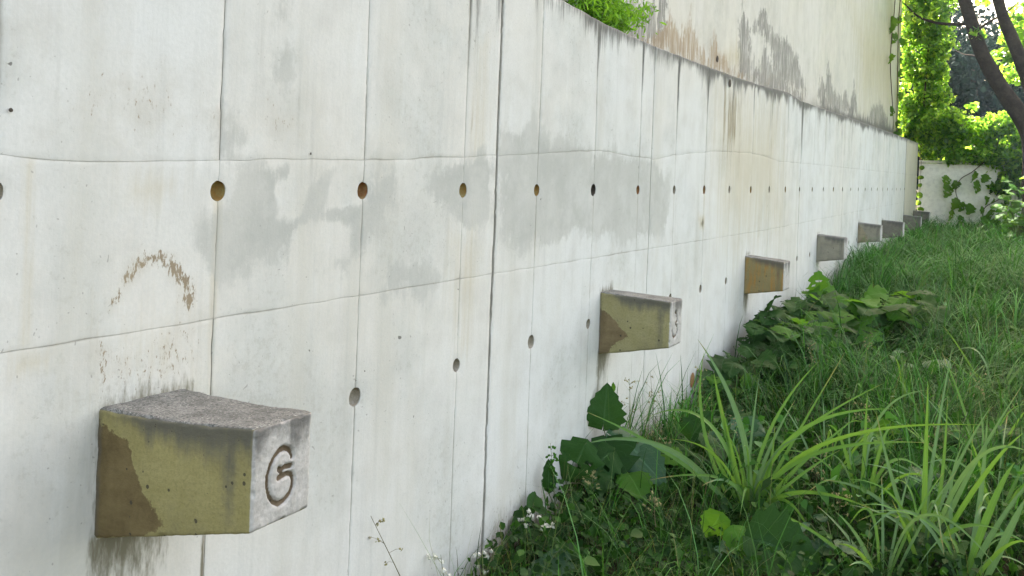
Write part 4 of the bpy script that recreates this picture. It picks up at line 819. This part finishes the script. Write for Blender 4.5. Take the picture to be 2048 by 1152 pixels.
for i, (lb, bx, by, t) in enumerate([
        ('yellow seed stalk in front of the dark broad-leaved plant', .20, 4.05, (.17, 4.02, .24)), ('pale seed head above the bluish leaf, left of the bright strap tuft', .33, 4.55, (.29, 4.55, .34)),
        ('dry seed stalk standing straight before the low wall base', .30, 5.3, (.28, 5.3, .52)), ('tall thin stalk at the wall right of the block carved 3', .10, 5.1, (.07, 5.05, .50)),
        ('dead stalk with one bud right of the upright heart leaf', .09, 4.72, (.06, 4.75, .52)), ('straw-coloured seed stalk in the middle of the grass', 1.15, 5.5, (1.13, 5.45, .42)),
        ('seed stalk behind the straight upright blade', 1.5, 5.2, (1.52, 5.2, .40)), ('seed stalk left of the straight upright blade', 1.05, 4.7, (1.08, 4.65, .36)),
        ('seed stalk near the tallest strap blade', .62, 4.9, (.60, 4.9, .42)), ('dry bent stalk in front of the rust-streaked block shrub', .62, 6.9, (.6, 6.8, .48)),
        ('pale grass stalk near the right edge, halfway up', 1.68, 6.4, (1.66, 6.4, .52)), ('seed stalk between the bright tuft and the bluish corner tuft', 1.2, 4.35, (1.22, 4.3, .27)),
        ('pale stalk below the light green leaf patch', .95, 7.2, (.93, 7.2, .55)), ('low yellow seed stalk at the bottom of the grass', .52, 3.95, (.5, 3.95, .19))]):
    weed(lb, 'seed_stalk', 'weed', (bx, by), t, 60+i, 'seed', 14, 'drystem' if i % 2 else 'stem', 'thin seed stalks in the grass')

# ---------------------------------------------------------------- grass, one mass
THIN = [(.2, 6.6, .25, .5), (.27, 7.25, .3, .5), (.3, 8.6, .3, .7), (.7, 8.4, .38, .7), (1.03, 8.9, .25, .6), (.48, 7.5, .3, .5), (.95, 3.78, .38, .26), (.2, 4.25, .24, .32), (.3, 3.42, .2, .2), (.1, 3.72, .15, .2)]   # where broad leaves crowd the grass out
def grass_patch(n, y0, y1, L0, L1, w, cols_, bend=(.3, 1.1), x1=3.4, nseg=4, clump=0):
    y = y0+(y1-y0)*RNG.random(n); x = .015+x1*RNG.random(n)**1.15; ph = RNG.random(n)*2*np.pi
    if clump:
        k = n//clump; ci = np.arange(n) % k; main = RNG.random(k)*2*np.pi; sz = (.6+.8*RNG.random(k))[ci]
        ph = np.where(RNG.random(n) < .6, main[ci]+RNG.normal(size=n)*.6, ph); x, y = x[ci]+.03*RNG.normal(size=n), y[ci]+.03*RNG.normal(size=n); x = np.maximum(x, .012)
    keep = RNG.random(n) < np.clip(.35+(x-.02)/.12, 0, 1)*np.prod([1-.85*np.exp(-((x-a)/c_)**2-((y-b_)/d)**2) for a, b_, c_, d in THIN], 0); x, y, ph = x[keep], y[keep], ph[keep]; n = len(x)
    L = (L0+(L1-L0)*RNG.random(n)**1.6)*(.42+.6*noise1(3, y*2.3+x*3.1)+.5*noise1(4, x*5.3-y*1.9)+.25*noise1(8, x*11+y*7)); bd = bend[0]+(bend[1]-bend[0])*RNG.random(n)
    hx, hy = np.cos(ph), np.sin(ph); hx = np.where((x < .15) & (hx < 0), -hx*.4, hx)
    z0 = ground_z(x, y)-.01; ww = w*(.6+.8*RNG.random(n)); cs = []
    for s in range(nseg+1):
        t = s/nseg; up_ = L*(t*(1-.18*bd*t)-.28*bd*bd*t**3*.7); out_ = L*bd*.62*t**1.8
        px, py, pz = x+hx*out_, y+hy*out_, z0+up_; wd = ww*(1-t**1.7)*(.7+.3*min(1, t*4))+.0002
        cs.append(np.stack([px-hy*wd, py+hx*wd, pz], 1))
        cs.append(np.stack([px+hy*wd, py-hx*wd, pz], 1))
    co = np.stack(cs, 1); k = co.shape[1]; co[..., 0] = np.maximum(co[..., 0], .006); base = np.arange(n)*k
    q = np.concatenate([np.stack([base+2*s, base+2*s+1, base+2*s+3, base+2*s+2], 1) for s in range(nseg)])
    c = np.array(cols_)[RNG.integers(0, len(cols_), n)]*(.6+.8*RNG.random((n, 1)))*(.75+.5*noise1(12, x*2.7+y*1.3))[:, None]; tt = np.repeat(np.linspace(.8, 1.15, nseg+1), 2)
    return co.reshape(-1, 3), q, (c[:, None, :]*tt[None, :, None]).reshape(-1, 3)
def join(parts):
    co, q, c, o = [], [], [], 0
    for a, b_, d in parts: co.append(a); q.append(b_+o); c.append(d); o += len(a)
    return np.concatenate(co), np.concatenate(q), np.concatenate(c)
GR = [(.013, .042, .008), (.017, .052, .009), (.026, .070, .013), (.044, .112, .022), (.018, .046, .012)]
DRY = [(.20, .19, .085), (.15, .17, .07), (.10, .16, .055)]
FAR = [(.036, .11, .034), (.05, .14, .036), (.028, .085, .028), (.062, .165, .045)]
VIV = [(.026, .090, .016), (.038, .120, .022), (.052, .15, .028), (.032, .085, .026), (.066, .155, .05)]
co, q, c = join([grass_patch(24000, 2.5, 6.3, .06, .24, .0021, GR, (.6, 1.7)), grass_patch(2400, 2.8, 6.8, .24, .46, .0024, VIV+GR, (.5, 1.4)), grass_patch(2400, 4.4, 7.2, .30, .62, .0040, VIV, (.4, 1.4), clump=10), grass_patch(800, 2.6, 7, .25, .50, .0011, DRY, (.2, .9)),
                 grass_patch(28000, 6.0, 11.5, .12, .36, .0030, GR, (.6, 1.6)), grass_patch(6000, 6.0, 12.5, .34, .72, .0046, VIV+FAR, (.6, 1.7), clump=22), grass_patch(900, 6, 12, .3, .55, .0015, DRY, (.3, 1.0)),
                 grass_patch(15000, 11, 21, .40, .88, .0062, FAR+VIV, (1., 1.8), clump=26), grass_patch(13000, 11, 21, .2, .5, .0050, GR+FAR, (.6, 1.5)), grass_patch(600, 11, 21, .35, .65, .003, DRY, (.4, 1.2)),
                 grass_patch(5000, -1, 3, .06, .2, .003, GR), grass_patch(1500, 3.1, 9, .10, .34, .0013, DRY+[(.06, .05, .03)], (.2, 1.0), .22), grass_patch(1500, 3.1, 5, .04, .16, .0022, [(.035, .028, .016), (.06, .045, .025), (.03, .05, .015)], (.6, 1.8), .5)])
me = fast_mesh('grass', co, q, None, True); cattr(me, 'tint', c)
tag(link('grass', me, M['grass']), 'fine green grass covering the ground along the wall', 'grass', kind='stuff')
# small-leaved ground cover between the blades
def leaf_cloud(centres, size, tint, up_bias=.5, jitter=.45, lean=None, wd=1.0):
    """kite-shaped folded leaves at the given points: 6 vertices, 4 triangles each"""
    n = len(centres); d = RNG.normal(size=(n, 3)); d[:, 2] -= .25; d /= np.linalg.norm(d, axis=1, keepdims=True)
    nn = RNG.normal(size=(n, 3)); nn[:, 2] += up_bias*2
    if lean is not None: nn += np.array(lean)[None]
    nn -= d*(nn*d).sum(1, keepdims=True); nn /= np.maximum(np.linalg.norm(nn, axis=1, keepdims=True), 1e-6); s = np.cross(d, nn)*wd
    L = (size*(1-jitter+2*jitter*RNG.random(n)))[:, None]; c = np.asarray(centres)
    v = [c-d*L*.5, c-d*L*.12+s*L*.42+nn*L*.10, c+d*L*.22+s*L*.34+nn*L*.06, c+d*L*.55-nn*L*.08, c+d*L*.22-s*L*.34+nn*L*.06, c-d*L*.12-s*L*.42+nn*L*.10]
    co = np.stack(v, 1).reshape(-1, 3); b_ = np.arange(n)*6
    q = np.concatenate([np.stack([b_, b_+1, b_+2, b_+3], 1), np.stack([b_, b_+3, b_+4, b_+5], 1)])
    t = np.array(tint)[RNG.integers(0, len(tint), n)]*(.75+.5*RNG.random((n, 1))); return co, q, np.repeat(t, 6, 0)
n = 30000; y = 2.6+8.0*RNG.random(n)**1.2; x = .03+2.6*RNG.random(n); z = ground_z(x, y)+.01+(.05+.16*noise1(91, x*4+y*2.1))*RNG.random(n)**1.2
co, q, c = leaf_cloud(np.stack([x, y, z], 1), .024+.03*RNG.random(n)**3, [(.012, .038, .008), (.018, .052, .010), (.034, .085, .016)], .8)
me = fast_mesh('ground_cover', co, q); cattr(me, 'tint', c)
tag(link('ground_cover', me, M['grass']), 'small-leaved dark weeds between the grass blades', 'ground cover', kind='stuff')

n = 5200; y = 4.2+8.5*RNG.random(n); x = .25+2.4*RNG.random(n); k_ = noise1(95, x*3.3+y*1.4)*noise1(96, y*2.9-x*1.7) > .22; x, y = x[k_], y[k_]; n = len(x)
z = ground_z(x, y)+.06+.34*RNG.random(n)*noise1(97, x*2.2+y*3)
co, q, c = leaf_cloud(np.stack([x, y, z], 1), .045+.05*RNG.random(n)**2, [(.018, .055, .012), (.03, .09, .016), (.05, .13, .024), (.06, .15, .05)], .7, .3, None, .75)
me = fast_mesh('leafy_weeds', co, q); cattr(me, 'tint', c)
tag(link('undergrowth', me, M['grass']), 'broader weed leaves scattered through the tall grass', 'undergrowth', kind='stuff')

# ---------------------------------------------------------------- feathery plant on the wall top
root = empty('feathery_plant', (-.3, 5.0, 2.3)); tag(root, 'bright green feathery plant growing over the top edge of the white wall', 'plant')
sv, sf, pts_ = [], [], []
tips = [((-.28, 4.5, 2.62), 1), ((-.25, 4.75, 2.60), 1), ((-.22, 4.9, 2.52), 1), ((-.2, 5.15, 2.52), 1), ((-.25, 5.35, 2.60), 1), ((-.22, 5.55, 2.58), .8), ((-.26, 5.85, 2.69), .35), ((-.3, 4.3, 2.75), 1), ((-.3, 4.9, 2.85), 1.2), ((-.3, 5.3, 2.85), 1.1), ((-.2, 4.45, 2.52), 1), ((-.15, 4.7, 2.46), 1), ((-.17, 5.05, 2.44), 1), ((-.3, 4.6, 2.9), 1.2), ((-.28, 5.0, 2.68), 1.2), ((-.24, 4.6, 2.70), 1.1)]
for t_, dn in tips:
    t_ = Vector(t_)-Vector((-.3, 5.0, 2.3)); p, rr = smooth_path([(random.uniform(-.03, .03), random.uniform(-.1, .1), -.02), t_*.5+Vector((0, 0, .07)), t_], [.004, .003, .0012], 8); tube(sv, sf, p, rr, 4)
    for k in range(int(190*dn)):
        s = .25+.75*RNG.random()**.8; a = p[int(s*(len(p)-1))]; pts_.append(a+Vector(RNG.normal(size=3)*(.05 if dn > .5 else .022)))
link('stem', mesh('stem', sv, sf), M['stem'], root)
co, q, c = leaf_cloud([tuple(v) for v in pts_], .042, [(.115, .27, .03), (.15, .33, .045), (.09, .22, .025)], .4, .4, None, .32); me = fast_mesh('foliage', co, q); cattr(me, 'tint', c); tag(link('foliage', me, M['fern'], root), kind='stuff')

# ---------------------------------------------------------------- ivy and creepers
IV = [(.028, .08, .015), (.042, .11, .02), (.06, .145, .024), (.085, .18, .032), (.13, .23, .055)]
def ivy(name, label, base, boxes, size, stems, tint=IV, cat='ivy', mat='foliage', lean=None):
    root = empty(name, base); tag(root, label, cat); P_ = []
    for (c_, r_, n_) in boxes:
        u = RNG.normal(size=(n_, 3)); u /= np.linalg.norm(u, axis=1, keepdims=True); u *= (RNG.random((n_, 1))**.45)
        P_.append(np.array(c_)-np.array(base)+u*np.array(r_))
    P_ = np.concatenate(P_)
    # clumps and gaps
    keep = np.array([mnoise.noise(Vector(p+np.array(base))*2.6)+.35*mnoise.noise(Vector(p)*7) > -.32 for p in P_]); P_ = P_[keep]
    co, q, c = leaf_cloud(P_, size, tint, .3, .45, lean); me = fast_mesh('foliage', co, q); cattr(me, 'tint', c); tag(link('foliage', me, M[mat], root), kind='stuff')
    sv, sf = [], []
    for s in stems:
        pts, rr = smooth_path([Vector(p)-Vector(base) for p in s], [.016]*(len(s)-1)+[.006], 5); tube(sv, sf, pts, rr, 6)
    if sv: link('stem', mesh('stem', sv, sf), M['vine_stem'], root)
    return root
ivy('ivy_hedge', 'dense sunlit ivy heaped over the top of the far boundary wall', (.8, 21.1, 2.05), [
    ((.45, 21.2, 2.55), (.55, .36, .72), 1750), ((1.05, 21.25, 2.40), (.5, .30, .62), 1487), ((1.75, 21.2, 2.45), (.55, .30, .70), 1750), ((1.4, 21.1, 2.8), (.35, .25, .32), 525), ((.65, 21.0, 2.75), (.4, .22, .45), 735), ((2.5, 21.2, 2.5), (.6, .5, .8), 2625), ((3.6, 21.2, 2.5), (.9, .5, .8), 2625),
    ((.9, 20.95, 2.2), (.9, .16, .16), 1225), ((1.7, 20.93, 2.15), (.5, .16, .22), 735), ((1.5, 20.92, 1.75), (.3, .10, .28), 402), ((1.9, 20.92, 1.8), (.3, .10, .35), 525)], .078,
    [((.6, 21.3, 1.2), (.6, 21.3, 2.3), (.4, 21.1, 2.9)), ((1.5, 21.3, 1.2), (1.4, 21.2, 2.3), (1.6, 21.1, 3.0)), ((1.7, 20.96, 2.1), (1.55, 20.95, 1.8), (1.4, 20.95, 1.5))])
ivy('climbing_creeper', 'tall sunlit creeper climbing the end of the building wall', (0, 21.6, 2.1), [
    ((.08, 21.65, 3.2), (.38, .24, .55), 1225), ((.05, 21.7, 3.9), (.46, .28, .55), 1487), ((.14, 21.7, 4.75), (.44, .28, .6), 1400), ((.05, 21.8, 5.6), (.6, .5, .7), 2625), ((.12, 21.5, 2.75), (.3, .3, .4), 875), ((.34, 21.4, 3.45), (.3, .25, .22), 297), ((.40, 21.45, 4.45), (.28, .25, .24), 297), ((.30, 21.4, 4.0), (.2, .2, .16), 122), ((-.30, 21.6, 3.3), (.22, .2, 1.3), 1100), ((-.30, 21.6, 4.9), (.25, .2, .9), 800), ((-.22, 21.40, 2.6), (.16, .14, .3), 455)], .078,
    [((.0, 21.6, .6), (0, 21.5, 2.5), (.05, 21.6, 4.2), (.1, 21.7, 5.8))])
# creeper strands on the wall's edge
def strand(label, pts, leaves, seed, size, mat='leaf_ivy', kind='lobed', cat='creeper', face=(.9, -.6, .3), name='hanging_creeper', r0=.012):
    random.seed(seed); o = Vector(pts[0]); root = empty(name, o); tag(root, label, cat); sv, sf = [], []
    p, rr = smooth_path([Vector(v)-o for v in pts], [r0]+[r0*.75]*(len(pts)-2)+[r0*.35], 6); tube(sv, sf, p, rr, 6); link('stem', mesh('stem', sv, sf), M['vine_stem'], root)
    for l in leaves:
        d = (random.uniform(-.3, .5), random.uniform(-.6, .6), -1); put_leaf(root, o, l, d, Vector(face)+Vector((random.uniform(-.4, .4), random.uniform(-.4, .4), random.uniform(-.2, .4))), size*random.uniform(.75, 1.25), kind, mat)
strand('thin creeper strand with four dark leaves hanging down the edge of the building wall', [(-.43, 19.9, 5.6), (-.42, 19.75, 5.0), (-.43, 19.55, 4.4), (-.43, 19.55, 3.85), (-.42, 19.9, 3.3), (-.4, 20.2, 2.7)],
       [(-.40, 19.55, 4.80), (-.40, 19.3, 4.62), (-.40, 19.75, 4.5), (-.40, 19.2, 4.05), (-.41, 19.95, 3.1), (-.41, 20.1, 4.6)], 91, .17)
strand('creeper stem with small leaves nearest the end corner of the building wall', [(-.40, 20.6, 5.6), (-.42, 20.5, 4.9), (-.42, 20.6, 4.2), (-.42, 20.75, 3.5), (-.42, 20.9, 2.6)],
       [(-.40, 20.6, 5.0), (-.39, 20.95, 4.2), (-.40, 20.9, 3.9), (-.40, 21.1, 3.5), (-.40, 21.0, 4.6), (-.40, 21.2, 3.1), (-.4, 20.9, 2.9), (-.39, 21.15, 2.75), (-.4, 20.6, 2.65), (-.4, 21.25, 4.0)], 92, .14)
strand('single file of round leaves down the left edge of the boundary wall', [(.06, 20.97, 2.1), (.06, 20.975, 1.8), (.055, 20.975, 1.4), (.09, 20.975, 1.05)],
       [(.06, 20.95, 2.0), (.065, 20.95, 1.80), (.06, 20.95, 1.64), (.06, 20.95, 1.46), (.05, 20.95, 1.29), (.09, 20.95, 1.16)], 93, .10, 'leaf_ivy', 'round', face=(0, -1, .3), r0=.004)
strand('ivy runner with large bright leaves hanging off the ivy onto the boundary wall', [(1.2, 20.95, 2.1), (1.0, 20.93, 1.9), (.8, 20.92, 1.75), (.72, 20.92, 1.5), (.85, 20.93, 1.15)],
       [(.55, 20.9, 1.80), (.68, 20.9, 1.70), (.60, 20.9, 1.60), (.78, 20.88, 1.68), (1.05, 20.85, 1.90), (1.25, 20.85, 1.85), (1.12, 20.85, 1.72), (1.35, 20.88, 1.72), (.75, 20.9, 1.35), (.88, 20.88, 1.28), (.68, 20.9, 1.12), (.82, 20.9, 1.02), (1.0, 20.9, 1.25)], 94, .20)
strand('ivy runner with bright leaves low on the boundary wall at the right', [(1.9, 20.95, 1.9), (1.7, 20.92, 1.55), (1.45, 20.9, 1.35), (1.25, 20.9, 1.2), (1.2, 20.9, .9)],
       [(1.25, 20.85, 1.42), (1.4, 20.85, 1.38), (1.55, 20.85, 1.30), (1.2, 20.85, 1.22), (1.35, 20.85, 1.15), (1.5, 20.85, 1.10), (1.28, 20.85, 1.02), (1.65, 20.85, 1.45), (1.7, 20.86, 1.2), (1.8, 20.86, 1.35), (1.42, 20.84, .98), (1.6, 20.84, .95), (1.78, 20.85, 1.0), (1.85, 20.85, 1.6)], 95, .20)
strand('ivy stem with dark leaves in the shade of the tree on the boundary wall', [(2.0, 20.97, 2.0), (1.85, 20.95, 1.75), (1.6, 20.95, 1.6), (1.4, 20.95, 1.5)],
       [(1.4, 20.93, 1.62), (1.5, 20.92, 1.56), (1.6, 20.92, 1.68), (1.7, 20.92, 1.6), (1.8, 20.92, 1.72), (1.58, 20.92, 1.48), (1.75, 20.92, 1.85), (1.88, 20.92, 1.55), (1.45, 20.93, 1.78), (1.65, 20.92, 1.92)], 96, .17, 'leaf_dark')

# ---------------------------------------------------------------- trees
def tree(name, label, base, limbs, clouds, size, tint, gap=-.25, mat='foliage'):
    root = empty(name, base); tag(root, label, 'tree'); B = Vector(base)
    for nm, pts, rad in limbs:
        sv, sf = [], []; p, rr = smooth_path([Vector(v)-B for v in pts], rad, 7); tube(sv, sf, p, rr, 14 if max(rad) > .08 else 7, .16); link(nm, mesh(nm, sv, sf), M['bark'], root)
    P_ = []
    for c_, r_, n_ in clouds:
        u = RNG.normal(size=(n_, 3)); u /= np.linalg.norm(u, axis=1, keepdims=True); u *= RNG.random((n_, 1))**.4; P_.append(np.array(c_)-np.array(base)+u*np.array(r_))
    P_ = np.concatenate(P_); keep = np.array([mnoise.noise(Vector(p)*(.12/size)+Vector(base))+.5*mnoise.noise(Vector(p)*(.34/size)) > gap for p in P_]); P_ = P_[keep]
    co, q, c = leaf_cloud(P_, size, tint, .3); me = fast_mesh('crown', co, q); cattr(me, 'tint', c); tag(link('crown', me, M[mat], root), kind='stuff')
    return root
tree('forked_tree', 'large dark forked tree rising in front of the ivy at the right edge', (2.0, 19, gz(2, 19)-.1), [
    ('trunk', [(2.20, 19, .45), (2.14, 19, 1.2), (2.10, 19, 2.0), (2.02, 19, 2.6), (1.92, 19, 2.95)], [.32, .26, .235, .22, .16]),
    ('limb', [(2.02, 19, 2.45), (1.86, 19, 2.80), (1.62, 19, 3.20), (1.37, 19, 3.60), (1.13, 19, 4.10), (.97, 19, 4.6), (.82, 19, 5.1), (.5, 19, 6.2), (.2, 19, 7.5)], [.17, .155, .145, .135, .125, .115, .105, .09, .05]),
    ('limb', [(2.08, 19, 2.5), (2.06, 19.05, 2.95), (1.96, 19.1, 3.4), (1.78, 19.1, 3.9), (1.62, 19.1, 4.3), (1.40, 19.1, 4.95), (1.2, 19.2, 6), (1.1, 19.3, 7.6)], [.14, .13, .12, .115, .105, .095, .08, .04]),
    ('branch', [(.98, 19, 4.55), (.65, 19.02, 4.56), (.36, 19.0, 4.60), (.08, 18.95, 4.72), (-.15, 18.9, 4.95)], [.035, .03, .026, .02, .012]),
    ('branch', [(1.02, 19, 4.4), (1.25, 19.3, 4.62), (1.5, 19.5, 4.8), (1.7, 19.6, 5.0)], [.03, .022, .018, .01]),
    ('branch', [(1.25, 19, 3.9), (1.0, 19.2, 4.0), (.85, 19.4, 4.05), (.7, 19.6, 4.15)], [.022, .018, .012, .006])], [
    ((.5, 19.2, 8.2), (2.0, 2.0, 1.5), 2600), ((2.2, 19.4, 8.4), (2.2, 2.2, 1.7), 2600), ((4.2, 19.5, 7.6), (1.8, 2, 1.8), 1500), ((.25, 19.3, 5.25), (.5, .5, .42), 700), ((.05, 19.2, 4.78), (.28, .35, .22), 170),
    ((1.75, 20.2, 4.5), (.35, .6, .6), 650), ((1.9, 20, 3.95), (.35, .6, .35), 360), ((1.62, 21.6, 3.95), (.34, .5, .26), 330), ((1.25, 19.3, 5.1), (.3, .5, .22), 150), ((1.98, 19.5, 5.0), (.35, .6, .5), 520), ((1.45, 20.5, 4.0), (.34, .4, .26), 520), ((1.75, 20.3, 3.75), (.3, .4, .25), 320), ((.02, 19.6, 5.0), (.38, .4, .30), 330), ((1.03, 19.2, 3.05), (.12, .2, .10), 26), ((1.07, 18.9, 4.35), (.14, .15, .12), 30)],
    .10, IV)
HAZED_TINT = [(.012, .026, .022), (.014, .030, .026), (.018, .036, .030), (.024, .048, .036)]  # leaf tints blued and darkened, distance haze put into the colour
for i, (lb, x, y, h, r_) in enumerate([
        ('dark bluish tree far behind the ivy, seen left of the forked tree', -1.4, 44, 8.5, 3.4), ('dark bluish tree far behind, seen through the fork of the tree', 1.0, 50, 7.2, 3.8),
        ('dark bluish tree far behind, hidden mostly by the forked trunk', 4.2, 46, 9.0, 3.8), ('tall pale tree far behind the creeper on the building end', -6.0, 58, 13, 4.6), ('broad dark tree low behind the ivy hedge', .4, 34, 5.8, 3.2)]):
    g0 = gz(x, y)
    tree('background_tree', lb, (x, y, g0), [('trunk', [(x, y, g0-.1), (x+.1, y, g0+h*.35), (x, y, g0+h*.8)], [.3, .22, .06])],
         [((x, y, g0+h*.62), (r_, r_*.9, h*.40), 9000), ((x-r_*.5, y-.5, g0+h*.33), (r_*.7, r_*.7, h*.28), 3500), ((x+r_*.5, y-.6, g0+h*.36), (r_*.7, r_*.7, h*.28), 3500)], .17, HAZED_TINT, -.42, 'far_foliage')

# ---------------------------------------------------------------- thin morning haze over the whole place
vs = [(x, y, z) for x in (-320, 320) for y in (-320, 320) for z in (-3.5, 16.5)]
hz = link('haze', mesh('haze', vs, [(0, 1, 3, 2), (4, 6, 7, 5), (0, 4, 5, 1), (2, 3, 7, 6), (0, 2, 6, 4), (1, 5, 7, 3)], False)); tag(hz, kind='stuff')
g = G('thin_haze'); pv = g.n('ShaderNodeVolumePrincipled'); pv.inputs['Color'].default_value = (.62, .80, 1, 1); pv.inputs['Density'].default_value = HAZE; pv.inputs['Anisotropy'].default_value = .35
g.t.links.new(pv.outputs[0], g.out.inputs['Volume']); hz.data.materials.append(g.m)
